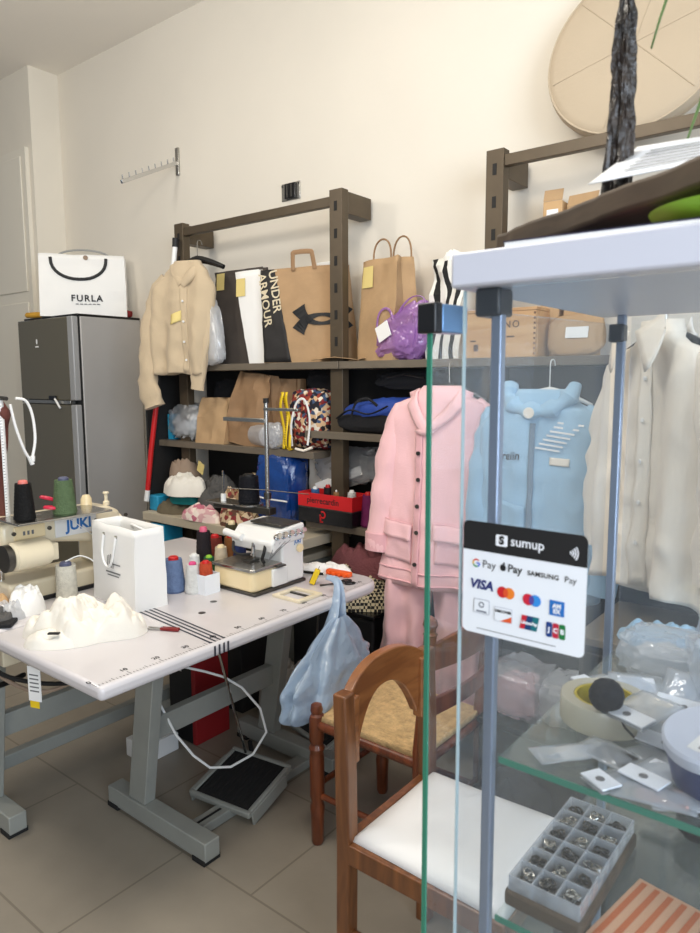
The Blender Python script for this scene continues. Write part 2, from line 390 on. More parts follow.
def lerp_prof(prof, z):
    for (a, b) in zip(prof, prof[1:]):
        if z <= a[0] and z >= b[0]:
            t = (a[0] - z) / max(1e-6, a[0] - b[0]); t = t * t * (3 - 2 * t)
            return tuple(a[i] + (b[i] - a[i]) * t for i in range(1, len(a)))
    return prof[-1][1:]
def garment(root, name, prof, m, seed, fold=0.012, nf=7, nseg=88, rows=46, p=0.75, drift=0.0):
    """closed flattened body hanging below z = 0; prof rows (z, half width, half depth, centre x); returns front(x, z) -> y"""
    z0, z1 = prof[0][0], prof[-1][0]
    def amp(z): t = (z0 - z) / (z0 - z1); return fold * (0.15 + t ** 0.8)
    def disp(x, z): return amp(z) * (sin(x * nf * 6.283 + drift * z * 5 + 2.2 * N3(x * 2, z * 1.5, 0, seed)) * 0.6 + 0.8 * N3(x * 9, z * 2.2, 1, seed) + 0.35 * ridge(x * 14, z * 9, 2, seed))
    def front(x, z):
        hw, hd, cx = lerp_prof(prof, z)
        t = max(-1, min(1, (x - cx) / hw)); c = abs(t) ** (1 / p); s = sqrt(max(0, 1 - c * c)) ** p
        return -hd * s + disp(x, z)
    mb = MB()
    def fn(u, v):
        z = z0 + (z1 - z0) * v; a = 2 * pi * u; hw, hd, cx = lerp_prof(prof, z)
        ca, sa = cos(a), sin(a)
        x = cx + hw * math.copysign(abs(ca) ** p, ca); y = hd * math.copysign(abs(sa) ** p, sa)
        zz = z + (0.006 * sin(x * 30 + seed) if v > 0.99 else 0)
        return (x, y + disp(x, z) * (1 if sa < 0 else 0.6), zz)
    mb.grid(fn, nseg, rows, True)
    mb.build(name, m, root, solid=0.002, angle=60)
    return front
def sleeve(root, name, pts, rs, m, seed, ell=0.55, amp=0.006, n=22, sub=5):
    P = []; R = []
    for i in range(len(pts) - 1):
        for k in range(sub):
            t = k / sub; P.append(Vector(pts[i]).lerp(Vector(pts[i + 1]), t)); R.append(rs[i] + (rs[i + 1] - rs[i]) * t)
    P.append(Vector(pts[-1])); R.append(rs[-1])
    mb = MB(); mb.tube(P, R, n)
    # flatten along y about the centre line and wrinkle
    for i in range(len(P)):
        for k in range(n):
            j = i * n + k; v = Vector(mb.v[j]); c = P[i]; d = v - c
            w = 1 + (amp / max(R[i], .01)) * (ridge(v.x * 12, v.y * 12, v.z * 9, seed) + N3(v.x * 20, v.y * 20, v.z * 16, seed))
            mb.v[j] = (c.x + d.x * w, c.y + d.y * ell * w, c.z + d.z * w)
    return mb.build(name, m, root, angle=60)
def patch(root, name, m, x0, x1, z0, z1, front, out=0.004, thick=0.004, nx=12, nz=10, skew=0.0, lift=0.0):
    mb = MB()
    def fn(u, v):
        x = x0 + (x1 - x0) * u; z = z0 + (z1 - z0) * v + skew * (u - .5)
        return (x, front(x, z) - out - lift * (1 - v), z)
    mb.grid(fn, nx, nz)
    return mb.build(name, m, root, solid=thick, angle=60)
def hanger(name, label, loc, rz, w=0.2, mhook=STEEL, mbar=BLACKG, drop=0.05, hook=0.10, thick=0.012, group=None):
    r = T(name, label, 'hanger', loc, rz, group=group)
    pts = []
    for k in range(13):
        t = -1 + 2 * k / 12; pts.append((w * t, 0, -0.012 - drop * abs(t) ** 1.4))
    MB().tube(pts, [thick * (0.8 + 0.6 * (1 - abs(-1 + k / 6))) for k in range(13)], 10, ell=1.2).build('shoulder_bar', mbar, r)
    hp = [(0, 0, -0.02), (0, 0, hook * 0.5)] + [(0.0, 0.018 - 0.018 * cos(a), hook * 0.5 + 0.02 * sin(a) + (hook * .5 - 0.02)) for a in [pi * k / 8 for k in range(0, 9)]]
    hp.append((0, 0.034, hook - 0.02))
    MB().tube(hp, 0.0022, 8).build('hook', mhook, r)
    return r

def cone(loc, r, h, m, mtop, label, cat='thread cone', group='thread cones on the front sewing table', taper=0.72, rz=0):
    """cone of thread: wound yarn on a plastic core"""
    root = T('thread_cone', label, cat, loc, rz, group)
    prof = [(r * 0.9, 0), (r * 0.93, 0.004)]
    n = 26
    for k in range(n + 1):
        t = k / n; rr = r * (1 - (1 - taper) * t) * (1 + 0.02 * sin(k * 2.4) + 0.012 * (k % 2))
        prof.append((rr, 0.006 + (h * 0.88) * t))
    prof.append((r * taper * 0.8, h * 0.9))
    MB().lathe(prof, 22).build('yarn', m, root, angle=50)
    core = MB().lathe([(r * taper * .62, h * 0.895), (r * taper * 0.60, h * 0.97), (r * taper * 0.45, h), (r * taper * 0.2, h)], 18)
    core.build('core', mtop, root)
    return root
THREAD = {}
def thread(col, name):
    if name not in THREAD: THREAD[name] = mat('thread_' + name, col, 0.65, vary=0.12, vscale=60, bump=0.5, bscale=220, spec=.25)
    return THREAD[name]

# ================================================================ THE ROOM
YW = 2.64; XC = -4.54; ZC = 3.49
struct(MB().box(-7, 3, -2.6, YW + .1, -0.1, 0).build('floor', FLOOR, smooth=False))
struct(MB().box(-7, 3, -2.6, YW + .1, ZC, ZC + .1).build('ceiling', CEIL, smooth=False))
struct(MB().box(XC, 3, YW, YW + .12, 0, ZC).build('wall_back', WALL, smooth=False))
struct(MB().box(-7, XC, 2.44, YW + .12, 0, ZC).build('wall_left', WALL2, smooth=False))
d = struct(MB().box(-6.2, XC - .05, 2.415, 2.44, 0, 3.0).build('door_1', DOORW, smooth=False))
dp = MB()
for za, zb in ((0.1, 2.02), (2.09, 2.95)):
    dp.box(-5.3, XC - .10, 2.405, 2.415, za, zb)
dp.build('door_panel', DOORW, d, bevel=0.008)
# camera
cam = bpy.data.cameras.new('camera'); co = bpy.data.objects.new('camera', cam); COL.objects.link(co); scn.camera = co
yaw, pit, rol = radians(38.4), radians(7.1), radians(-0.2)
fw = Vector((-sin(yaw) * cos(pit), cos(yaw) * cos(pit), -sin(pit))); rt = Vector((cos(yaw), sin(yaw), 0)); up = rt.cross(fw)
rt2 = rt * cos(rol) + up * sin(rol); up2 = up * cos(rol) - rt * sin(rol)
R3 = Matrix((rt2, up2, -fw)).transposed()
co.matrix_world = Matrix.Translation((0, 0, 1.5)) @ R3.to_4x4()
cam.sensor_fit = 'VERTICAL'; cam.sensor_height = 24; cam.lens = 24 * 700 / 933; cam.clip_start = 0.02
cam.dof.use_dof = True; cam.dof.focus_distance = 2.3; cam.dof.aperture_fstop = 7.0

# wall fixtures
r = T('wall_mounted_hook', 'chrome garment arm with upright pins sticking out of the bare wall', 'wall hook', (-3.32, YW, 2.72))
box('wall_plate', STEEL, r, -.014, .014, -.012, 0, -.075, .075)
arm = MB().box(-.008, .008, -.42, -.012, -.012, .008, Matrix.Rotation(radians(26), 4, 'X')); arm.build('arm', CHROME, r, bevel=.002)
for k in range(9):
    y = -.03 - .042 * k; z = math.tan(radians(26)) * y
    MB().cyl((0, y, z), (0, y - .004, z + .03), .0035, n=8).build('pin', CHROME, r)
r = T('electrical_box', 'uncovered electrical socket box with black insert set in the wall', 'socket', (-2.455, YW, 2.42))
box('metal_frame', STEEL, r, -.062, .062, -.006, 0, -.042, .042)
box('black_insert', BLACKG, r, -.03, .04, -.02, -.006, -.036, .036)
for x in (-.01, .018): box('slot_bar', STEELD, r, x - .004, x + .004, -.024, -.02, -.03, .03, .001)
for x in (-.055, .055):
    MB().cyl((x, -.006, .03), (x, -.009, .03), .005, n=10).build('screw', STEELD, r)

# ================================================================ SHELVING
def upright(root, x, ztop=2.31, y0=2.41, y1=2.455, w=0.035):
    u = box('upright', RACK, root, x - w, x + w, y0, y1, 0, ztop, .002)
    s = MB(); z = ztop - .07
    while z > 1.62: s.box(x - .008, x + .008, y0 - .0015, y0 + .001, z - .02, z + .02); z -= .115
    s.build('slot_row', RACKDK, u, smooth=False)
    b = MB().box(x - w + .005, x + w, y1, 2.62, ztop - .10, ztop - .008); b.build('wall_bracket', RACK, root, bevel=.002)
def deck(root, x0, x1, y0, zt, th=.032, m=DECK):
    box('shelf', m, root, x0, x1, y0, 2.61, zt - th, zt, .002)
ru = T('shelving_unit', 'bronze metal shelving unit with bags, standing right of the fridge', 'shelving', (0, 0, 0))
upright(ru, -3.05); upright(ru, -1.985)
box('crossbar', RACK, ru, -3.02, -2.015, 2.415, 2.445, 2.245, 2.285, .002)
box('back_panel', PANEL, ru, -3.1, -1.95, 2.612, 2.63, 0.02, 1.56, 0)
box('side_panel', PANEL, ru, -3.24, -3.225, 2.3, 2.61, 0.02, 1.55, 0)
deck(ru, -3.27, -1.955, 2.385, 1.578)
deck(ru, -3.23, -2.09, 2.37, 1.172)
deck(ru, -3.22, -2.06, 2.24, .79, .045, DECKL)
box('front_post', DECKL, ru, -3.20, -3.165, 2.245, 2.28, 0, .745)
rv = T('shelving_unit', 'bronze shelving unit on the right behind the hanging clothes, cushion leaning on its top bar', 'shelving', (0, 0, 0))
upright(rv, -1.235, 2.325); upright(rv, -.06, 2.325)
box('crossbar', RACK, rv, -1.2, -.095, 2.415, 2.445, 2.262, 2.302, .002)
box('back_panel', PANEL, rv, -1.95, .0, 2.612, 2.63, 0.02, 1.55, 0)
deck(rv, -1.95, .0, 2.385, 1.578)
deck(rv, -2.15, -1.28, 2.38, 1.268)
deck(rv, -2.15, -1.28, 2.38, .853)
box('divider', PANEL, rv, -1.275, -1.255, 2.42, 2.61, 0.02, 1.545, 0)

# ---------------------------------------------------------------- top shelf things (top at z 1.578)
ZT = 1.5785
# beige shirt on hanger
hanger('clothes_hanger', 'black plastic hanger carrying the beige shirt on the left shelf upright', (-2.86, 2.375, 2.115), radians(8), w=.17, hook=.085)
r = T('shirt', 'beige collarless shirt hung over the left shelf post, one sleeve drooping below', 'shirt', (-2.89, 2.325, 2.07), radians(14))
fr = garment(r, 'shirt_body', [(0.02, .075, .03, .01), (-.04, .13, .036, 0), (-.12, .195, .042, -.03), (-.25, .20, .045, -.045), (-.42, .18, .045, -.05), (-.54, .155, .045, -.05)], BEIGE, 3, fold=.028, nf=7)
sleeve(r, 'sleeve', [(-.13, 0, -.055), (-.19, 0, -.12), (-.23, -.01, -.28), (-.26, -.015, -.45), (-.25, -.02, -.60), (-.215, -.02, -.71)], [.028, .045, .05, .05, .06, .06], BEIGE, 5, amp=.012)
sleeve(r, 'sleeve', [(.12, 0, -.09), (.115, -.012, -.3), (.08, -.018, -.48), (.06, -.02, -.62)], [.03, .045, .042, .042], BEIGE, 8, amp=.010)
sleeve(r, 'collar', [(-.07, -.015, .0), (-.045, -.035, -.05), (0, -.045, -.10)], [.02, .022, .02], BEIGE, 6, ell=.5, amp=.004)
sleeve(r, 'collar', [(.08, -.01, .0), (.06, -.035, -.05), (.005, -.045, -.10)], [.02, .022, .02], BEIGE, 9, ell=.5, amp=.004)
patch(r, 'placket', BEIGE, -.005, .03, -.53, -.10, fr, .004, .003, 4, 20)
for z in (-.18, -.28, -.38, -.47):
    y = fr(.012, z) - .009; MB().cyl((.012, y, z), (.012, y - .004, z), .006, n=10).build('button', WHITE, r)
patch(r, 'sticky_note', NOTE, -.055, .0, -.285, -.235, fr, .008, .001, 4, 4, skew=.02)
r = T('garment_rod', 'pale plastic rod propped against the left shelf upright beside the shirt', 'rod', (-3.07, 2.35, 1.58))
MB().tube([(0, -.01, .2), (.03, .03, .62)], .013, 12).build('tube', WHITE, r)
MB().cyl((.029, .03, .605), (.031, .032, .65), .016, n=12).build('end_cap', BLACK, r)
# white plastic parcel
r = T('plastic_parcel', 'white plastic parcel leaning between the beige shirt and the charcoal bag', 'bag', (-2.742, 2.375, ZT), rot=(0, radians(-13), radians(-8)))
blob(.075, .035, .17, 11, .10, 2.6, .5, nu=56, nv=36).build('film_wrap', CLEARW, r)
blob(.06, .02, .15, 12, .12, 2.2, .55).build('folded_garment', WPAPER, r).location = (0, 0, .015)
# charcoal bag
r = T('paper_bag', 'tall charcoal paper bag with a yellow note, left of the kraft bags', 'paper bag', (-2.655, 2.525, ZT), radians(3))
fr = paper_bag(r, 'bag_body', .34, .11, .475, CHARC, 21, .008, .7, lean=.10)
art('sticky_note', NOTE, r, [rect2d(-.20, -.14, .38, .465)], lambda a, b: (a, fr(a, b) - .006, b))
# white slim bag
r = T('paper_bag', 'slim white paper bag with a yellow note, leaning on the charcoal bag', 'paper bag', (-2.455, 2.435, ZT), radians(2))
fr = paper_bag(r, 'bag_body', .165, .045, .445, WPAPER, 22, .003, .4, lean=.22)
art('sticky_note', NOTE, r, [rect2d(-.165, -.10, .325, .41)], lambda a, b: (a, fr(a, b) - .006, b))
# kraft bag with black band and logo
r = T('paper_bag', 'large kraft bag with black band, white lettering and black crossed-arc logo', 'paper bag', (-2.20, 2.483, ZT), radians(14))
W = .44; LN = .07; fr = paper_bag(r, 'bag_body', W, .11, .435, KRAFT, 23, .006, .6, lean=LN)
mbd = MB()
def bandf(u, v):
    z = .002 + .431 * v; x0 = -W / 2 - LN * z + .001; x1 = x0 + .150 - .075 * v; x = x0 + (x1 - x0) * u
    return (x, fr(x, z) - .003, z)
mbd.grid(bandf, 8, 16); mbd.build('black_band', BANDB, r, solid=.001)
f2 = lambda a, b: (a, fr(a, b) - .0055, b)
INKW = mat('ink_white', (214, 200, 170), .7)
art('lettering', INKW, r, [xf(text2d('UNDER', .060, .0008), -.166, .330, radians(-80)), xf(text2d('ARMOUR', .060, .0008), -.218, .292, radians(-80))], f2)
def arcband(cx, cy, R, a0, a1, w0, w1, n=22):
    o = []; i = []
    for k in range(n + 1):
        t = k / n; a = radians(a0 + (a1 - a0) * t); w = w0 + (w1 - w0) * abs(2 * t - 1) ** 1.6
        o.append((cx + (R + w / 2) * cos(a), cy + (R + w / 2) * sin(a))); i.append((cx + (R - w / 2) * cos(a), cy + (R - w / 2) * sin(a)))
    v = o + i; return v, [(k, k + 1, n + 2 + k, n + 1 + k) for k in range(n)]
art('logo', INK, r, [xf(arcband(0, .118, .138, 208, 332, .014, .075), .085, .195), xf(arcband(0, -.118, .138, 28, 152, .014, .075), .085, .195)], f2)
MB().tube([(-.02 - .052, -.03, .42), (-.02 - .052, -.03, .485), (-.02 - .045, -.03, .50), (-.02 + .035, -.03, .50), (-.02 + .048, -.03, .485), (-.02 + .06, -.03, .42)], .011, 8, ell=.25).build('handle', KRAFTD, r)
# white box behind handle
r = T('paper_packet', 'white packet peeking out behind the large kraft bag', 'packet', (-2.17, 2.615, ZT), 0, rot=(0, 0, radians(2)))
box('packet_body', WPAPER, r, -.09, .07, -.012, .008, .0, .475, .004)
# flat kraft sheet
o = MB().grid(lambda u, v: (-.12 + .24 * u, -.07 + .1 * v, .004 + .012 * abs(sin(3 * u + v)) + .004 * N3(u * 6, v * 5, 0)), 14, 6).build('paper_sheet', KRAFT2, None, solid=.002)
tag(place(o, (-1.985, 2.445, ZT + .001)), 'flat crumpled kraft sheet lying at the foot of the shelf post', 'paper')
# tall kraft bag
r = T('paper_bag', 'tall kraft carrier bag with twisted paper handles, right of the shelf post', 'paper bag', (-1.785, 2.52, ZT), radians(-16))
fr = paper_bag(r, 'bag_body', .24, .15, .43, KRAFT2, 24, .005, .45, gus=.22)
art('sticky_note', NOTE, r, [rect2d(-.11, -.04, .315, .405)], lambda a, b: (a, fr(a, b) - .005, b))
loop_handle(r, .12, .085, .425, -.032, KRAFTD, .004, x0=.0, name='handle'); loop_handle(r, .12, .10, .425, .045, KRAFTD, .004, x0=.04, name='handle')
# purple bag
r = T('plastic_bag', 'knotted purple translucent plastic bag with a white tag on the top shelf', 'plastic bag', (-1.655, 2.475, ZT), radians(-10))
b = blob(.13, .075, .105, 31, .13, 3.0, .6, nu=64, nv=40); b.v = [(x + .22 * z - .02, y, z * (1 + 1.6 * x)) for x, y, z in b.v]; b.build('film', PURPLE, r)
blob(.09, .055, .075, 32, .15, 2.5, .8).build('contents', mat('purple_cloth', (160, 118, 180), .8), r)
MB().tube([(-.125, -.03, .05), (-.128, -.05, .13), (-.115, -.055, .19), (-.08, -.055, .215), (-.04, -.06, .20), (-.02, -.06, .15)], [.010, .006, .005, .005, .007, .012], 8, ell=.4).build('handle', PURPLE, r)
MB().tube([(-.01, -.05, .17), (.03, -.055, .22), (.08, -.05, .25), (.13, -.04, .24), (.14, -.03, .17)], [.012, .006, .005, .006, .012], 8, ell=.4).build('handle', PURPLE, r)
MB().box(-.045, .03, -.083, -.079, .10, .165, Matrix.Rotation(radians(-24), 4, 'Y')).build('tag', WPAPER, r)
# zebra bag
r = T('paper_bag', 'zebra striped bag at the left of the wooden crate on the top shelf', 'bag', (-1.455, 2.50, ZT), radians(-12))
fr = paper_bag(r, 'bag_body', .17, .12, .40, ZEBRA, 25, .016, .6, gus=.2)
heap(.05, .035, .05, 7).build('tissue', WPAPER, r).location = (0, 0, .385)
# wine crate
r = T('wooden_crate', 'pale wooden wine crate with dark printed letters on the top shelf', 'crate', (-1.205, 2.50, ZT))
box('front_board', PINE, r, -.148, .148, -.095, -.083, 0, .165, .002)
box('back_board', PINE, r, -.148, .148, .083, .095, 0, .165, .002)
box('end_board', PINE, r, -.150, -.138, -.083, .083, 0, .165, .002); box('end_board', PINE, r, .138, .150, -.083, .083, 0, .165, .002)
box('bottom_board', PINE, r, -.138, .138, -.083, .083, 0.001, .012, .001)
box('lid', PINE, r, -.15, .15, -.095, .095, .166, .178, .002, Matrix.Rotation(radians(0), 4, 'X'))
art('lettering', mat('ink_brand', (96, 70, 50), .8), r, [xf(text2d('TINO', .036, .0004, 1.25), .035, .118), rect2d(.015, .03, .072, .078), rect2d(.036, .066, .072, .078), rect2d(-.10, -.08, .025, .05), rect2d(-.115, -.09, .06, .066)], lambda a, b: (a, -.0958, b))
dv = MB()
for k in range(9):
    for s in (-1, 1): dv.box(s * .143 - .004, s * .143 + .004, -.0957, -.0945, .008 + .018 * k, .016 + .018 * k)
dv.build('finger_joints', mat('joint_dark', (120, 84, 56), .8), r, smooth=False)
# boxes right
r = T('kraft_envelope', 'padded kraft envelope leaning right of the wooden crate', 'envelope', (-.94, 2.47, ZT), 0, rot=(radians(-12), 0, radians(4)))
b = blob(.10, .022, .075, 41, .06, 2, .55); b.build('body', KRAFT2, r)
art('label', WPAPER, r, [rect2d(-.03, .05, .06, .10)], lambda a, b: (a, -.026, b))
for (x, w, h, lb, rz) in ((-1.06, .07, .56, 'narrow tall cardboard box, left of the pair reaching above the display lid', 5), (-.945, .115, .53, 'wide tall cardboard box beside the narrow one above the display lid', -8)):
    r = T('cardboard_box', lb, 'box', (x, 2.555, ZT), radians(rz))
    box('carton', CARD, r, -w / 2, w / 2, -.035, .035, 0, h, .003)
    box('flap', KRAFT2, r, -w / 2, w / 2, -.036, -.034, h, h + .045, .001, Matrix.Translation((0, -.035, h)) @ Matrix.Rotation(radians(-20), 4, 'X') @ Matrix.Translation((0, .035, -h)))
    art('label', WPAPER, r, [rect2d(-w * .3, w * .3, h - .11, h - .03)], lambda a, b: (a, -.0365, b))
# round cushion
r = T('round_cushion', 'large round beige cushion leaning on the wall above the right shelving', 'cushion', (-.785, 2.535, 2.585), 0, rot=(radians(90 - 12), 0, 0))
Rc = .30; pr = [(0.001, -.036), (.15, -.036), (.27, -.033), (Rc - .008, -.026), (Rc, -.018), (Rc + .004, 0), (Rc, .018), (Rc - .008, .026), (.27, .033), (.15, .036), (.001, .036)]
MB().lathe(pr, 72).build('cover', CUSH, r, angle=70)
sm = MB()
for k in range(6):
    a = radians(15 + 60 * k); sm.tube([(t * cos(a), t * sin(a), .0365 - .0028 * (max(0, t - .15) / .12)) for t in (.0, .1, .2, .28)], .0016, 6)
sm.build('seam_lines', mat('seam_beige', (180, 164, 141), .9), r)
for z in (.024, -.024):
    MB().tube([((Rc - .004) * cos(2 * pi * k / 60), (Rc - .004) * sin(2 * pi * k / 60), z) for k in range(61)], .004, 6).build('piping', CUSH, r)

# ---------------------------------------------------------------- second shelf, left bay (z 1.172)
Z2 = 1.1725
r = T('plastic_bag', 'clear crinkled plastic bag of white cloth at the left end of second shelf', 'plastic bag', (-3.06, 2.46, Z2))
blob(.135, .085, .10, 51, .15, 3, .8).build('film', CLEAR, r)
blob(.10, .06, .075, 52, .3, 3, .8).build('contents', mat('grey_white_cloth', (200, 200, 200), .8), r)
o = MB().box(-.02, .02, -.05, .05, 0, .14).build('packing_box', CYAN, None, bevel=.003); tag(place(o, (-3.19, 2.47, Z2)), 'narrow cyan carton at the far left end of second shelf', 'box')
r = T('paper_bag', 'short crumpled kraft bag in the middle of the second shelf', 'paper bag', (-2.825, 2.45, Z2), radians(3))
paper_bag(r, 'bag_body', .215, .13, .235, KRAFT2, 26, .012, .75, closed=True)
r = T('paper_bag', 'big slumped kraft bag leaning right on the second shelf', 'paper bag', (-2.58, 2.48, Z2), radians(-6), rot=(0, radians(7), radians(-6)))
paper_bag(r, 'bag_body', .33, .15, .36, KRAFTD, 27, .018, .7, tw=-.25, closed=True)
r = T('paper_bag', 'brown crumpled paper bag behind the yellow measuring tape', 'paper bag', (-2.385, 2.53, Z2), radians(8))
paper_bag(r, 'bag_body', .15, .1, .33, KRAFTD, 28, .016, .6, closed=True)
r = T('plastic_roll', 'bundle of milky plastic rolled up in front of the kraft bags', 'roll', (-2.45, 2.415, Z2), radians(-20))
MB().lathe([(.018, -.075), (.05, -.075), (.056, -.07), (.054, 0), (.057, .07), (.05, .078), (.018, .078)], 24, (0, 0, 0), Matrix.Translation((0, 0, .058)) @ Matrix.Rotation(radians(90), 4, 'Y')).build('film_roll', CLEARW, r)
blob(.075, .04, .06, 53, .15, 3, .8).build('loose_end', CLEARW, r).location = (.09, .01, 0)
r = T('measuring_tape', 'yellow measuring tape dangling in front of the second shelf bags', 'measuring tape', (-2.265, 2.385, Z2))
mb = MB(); 
def tp(off, ph): 
    return lambda u, v: (off + .016 * u - .008 + .012 * sin(5 * v + ph), -.01 - .012 * sin(7 * v + ph), .005 + .265 * v)
for off, ph in ((0, 0), (.022, 1.1), (-.016, 2.0)): mb.grid(tp(off, ph), 1, 16)
mb.build('tape_strip', YELLOW, r, solid=.001)
tk = MB()
for k in range(24):
    v = k / 24; x, y, z = tp(0, 0)(.25, v); tk.box(x - .004, x + .004, y - .0025, y - .001, z, z + .002)
tk.build('tick_marks', INK, r, smooth=False)
o = MB().grid(lambda u, v: (-.05 + .1 * u, -.02 + .018 * v + .01 * sin(4 * u), .012 + .012 * sin(6 * u)), 10, 1).build('tape_end', YELLOW, r, solid=.001)
r = T('fabric_bundle', 'bundle of multicoloured printed fabric on the second shelf', 'fabric', (-2.175, 2.475, Z2))
blob(.125, .085, .145, 54, .12, 2.4, .7).build('print_cloth', FLOWER, r)
loop = [(-.055, -.095, .02), (-.05, -.105, .12), (-.02, -.1, .22), (.03, -.1, .235), (.06, -.1, .15), (.05, -.105, .03)]
MB().tube(loop, .006, 8, ell=.4).build('strap', WHITE, r)
MB().tube([(.07, -.095, .02), (.03, -.11, .004), (-.02, -.11, .01)], .006, 8).build('strap', SHIRTC, r)
r = T('fabric_bundle', 'dark bundle of cloth under the top shelf, behind printed fabric', 'fabric', (-2.16, 2.55, Z2 + .255)); blob(.10, .045, .06, 55, .2, 2.5).build('cloth', BLACKF, r)
r = T('fabric_bundle', 'black folded cloth behind the short kraft bag', 'fabric', (-2.80, 2.56, Z2)); blob(.17, .04, .165, 56, .12, 2.5).build('cloth', BLACKF, r)
# right bay second shelf z 1.268
r = T('duffel_bag', 'blue and black sports bag on the shelf left of the pink jacket', 'bag', (-1.82, 2.475, 1.2685), radians(-4))
b = blob(.215, .08, .082, 57, .14, 1.7, .7); b.v = [(x, y, z * (0.62 + .5 * (x + .215) / .43)) for x, y, z in b.v]; b.build('blue_shell', BLUEC, r)
b = blob(.20, .05, .045, 58, .10, 1.7, .7); b.v = [(x + .01, y - .04, z) for x, y, z in b.v]; b.build('black_panel', BLACKF, r)
MB().tube([(-.15, -.085, .06), (-.05, -.11, .10), (.05, -.10, .085), (.15, -.10, .12)], .007, 8, ell=.5).build('strap', BLACKF, r)
MB().tube([(-.05, -.10, .07), (-.02, -.105, .13), (.03, -.09, .15), (.08, -.08, .12)], .006, 8, ell=.5).build('strap', BLACKF, r)
r = T('backpack', 'black bag piled above the blue sports bag, under the top shelf', 'bag', (-1.66, 2.525, 1.455), radians(0)); b = blob(.17, .055, .042, 59, .15, 2); b.build('body', BLACKF, r)
MB().tube([(-.1, -.06, .05), (-.0, -.07, .065), (.1, -.06, .05)], .005, 6).build('strap', STEELD, r)
# ---------------------------------------------------------------- third shelf, left (z .79)
Z3 = .7905
def cloth(lab, loc, rx, ry, h, m, seed, name='folded_cloth', rz=0, **k):
    o = heap(rx, ry, h, seed, **k).build(name, m, None, angle=60); tag(place(o, loc, rz), lab, 'cloth', 'loose clothes piled on the third shelf'); return o
cloth('olive folded cloth hanging over the left edge of the third shelf', (-3.06, 2.35, Z3), .13, .09, .075, OLIVE, 61)
cloth('teal cloth under the white cloth on third shelf', (-2.995, 2.37, Z3 + .056), .12, .08, .085, TEAL, 62)
cloth('white crumpled cloth lying on the teal cloth', (-2.99, 2.345, Z3 + .105), .155, .085, .14, CLOTHW, 63)
cloth('taupe bunched cloth on the top left of third-shelf pile', (-3.09, 2.43, Z3 + .16), .10, .08, .16, CLOTHT, 64, edge=.1)
cloth('brown cloth draped at the dark left end of third shelf', (-3.19, 2.5, Z3), .035, .06, .30, CLOTHT, 65)
cloth('dark grey bundled cloth behind the white cloth, third shelf', (-2.84, 2.47, Z3), .12, .10, .27, CLOTHG, 66, edge=.1)
cloth('rolled grey cloth right of the white cloth, third shelf', (-2.79, 2.37, Z3 + .06), .085, .07, .11, CLOTHG, 67, edge=.1)
cloth('pink and white printed cloth spilling over the third shelf edge', (-2.79, 2.29, Z3), .15, .055, .085, FLORALP, 68)
cloth('red and dark printed cloth right of the pink print, third shelf', (-2.55, 2.31, Z3), .11, .06, .10, LEOP, 69)
cloth('yellow and brown printed cloth behind the thread stand', (-2.66, 2.40, Z3 + .03), .07, .06, .17, LEOP, 70, edge=.1)
cloth('cream paisley cloth bundle behind the black thread cone', (-2.52, 2.47, Z3), .115, .08, .33, CAMEL, 71, edge=.08)
r = T('sticky_note', 'yellow sticky note pinned to the dark bundle on third shelf', 'note', (-2.915, 2.40, Z3 + .245), 0, rot=(radians(10), radians(28), 0))
box('note_sheet', NOTE, r, -.026, .026, -.001, .001, -.032, .032, 0)
r = T('plastic_bag', 'shiny dark blue plastic bag standing on third shelf behind overlock machine', 'plastic bag', (-2.345, 2.43, Z3)); b = blob(.125, .085, .185, 72, .14, 2.6, .6); b.build('film', BLUESHINY, r)
MB().tube([(-.13, -.09, .155), (0, -.115, .15), (.12, -.095, .145)], .004, 6).build('string', WHITE, r)
r = T('paper_bag', 'tall white paper bag between the blue bag and the red box', 'paper bag', (-2.16, 2.545, Z3), radians(-3)); fr = paper_bag(r, 'bag_body', .19, .085, .36, SHIRTC, 29, .008, .6)
loop_handle(r, .03, .07, .35, -.05, WHITE, .005, x0=-.07, name='handle')
r = T('storage_crate', 'cyan plastic crate at the left end under the third shelf edge', 'crate', (-3.145, 2.25, .62)); 
box('crate_body', CYAN, r, -.012, .10, -.003, .12, 0.0, .115, .004)
r2 = T('storage_crate', 'cyan plastic tub beside the olive cloth on third shelf', 'tub', (-3.19, 2.32, Z3)); box('tub_body', CYAN, r2, -.035, .04, -.03, .05, 0, .085, .008)
# red and black box, right bay (z .853)
Z4 = .8535
r = T('display_box', 'red and black cardboard box of thread spools on the right lower shelf', 'box', (-2.01, 2.42, Z4))
hw = .158
for nm, m, za, zb in (('black_base', BLACKG, 0, .066), ('grey_line', STEELD, .066, .072), ('red_front', REDB, .072, .135)):
    mb = MB(); mb.box(-hw, hw, -.07, -.064, za, zb); mb.box(-hw, -hw + .006, -.064, .064, za, zb); mb.box(hw - .006, hw, -.064, .064, za, zb); mb.box(-hw, hw, .064, .07, za, zb)
    mb.build(nm, m, r, smooth=False)
box('bottom', BLACKG, r, -hw + .006, hw - .006, -.064, .064, 0.001, .008, 0)
art('lettering', INK, r, [xf(text2d('pierrecardin', .038, .0006, 1.0), -.01, .103)], lambda a, b: (a, -.0706, b))
pl = MB(); 
art('emblem', RED, r, [arcband(.0, .042, .014, -150, 130, .008, .008), rect2d(-.018, -.009, .008, .042), rect2d(-.018, .002, .006, .012)], lambda a, b: (a - .01, -.0706, b))
for k, (x, c, nm) in enumerate(((-.115, (60, 100, 150), 'steel blue'), (-.05, (36, 30, 34), 'black'), (.02, (150, 110, 70), 'tan'), (.09, (214, 214, 210), 'white'))):
    cone((-2.01 + x, 2.42 + .015 * (k % 2), Z4 + .009), .026, .145 + .012 * (k == 1), thread(c, nm), RED if k == 1 else WHITE, nm + ' thread cone standing inside the red and black box', group='thread cones in the red box')
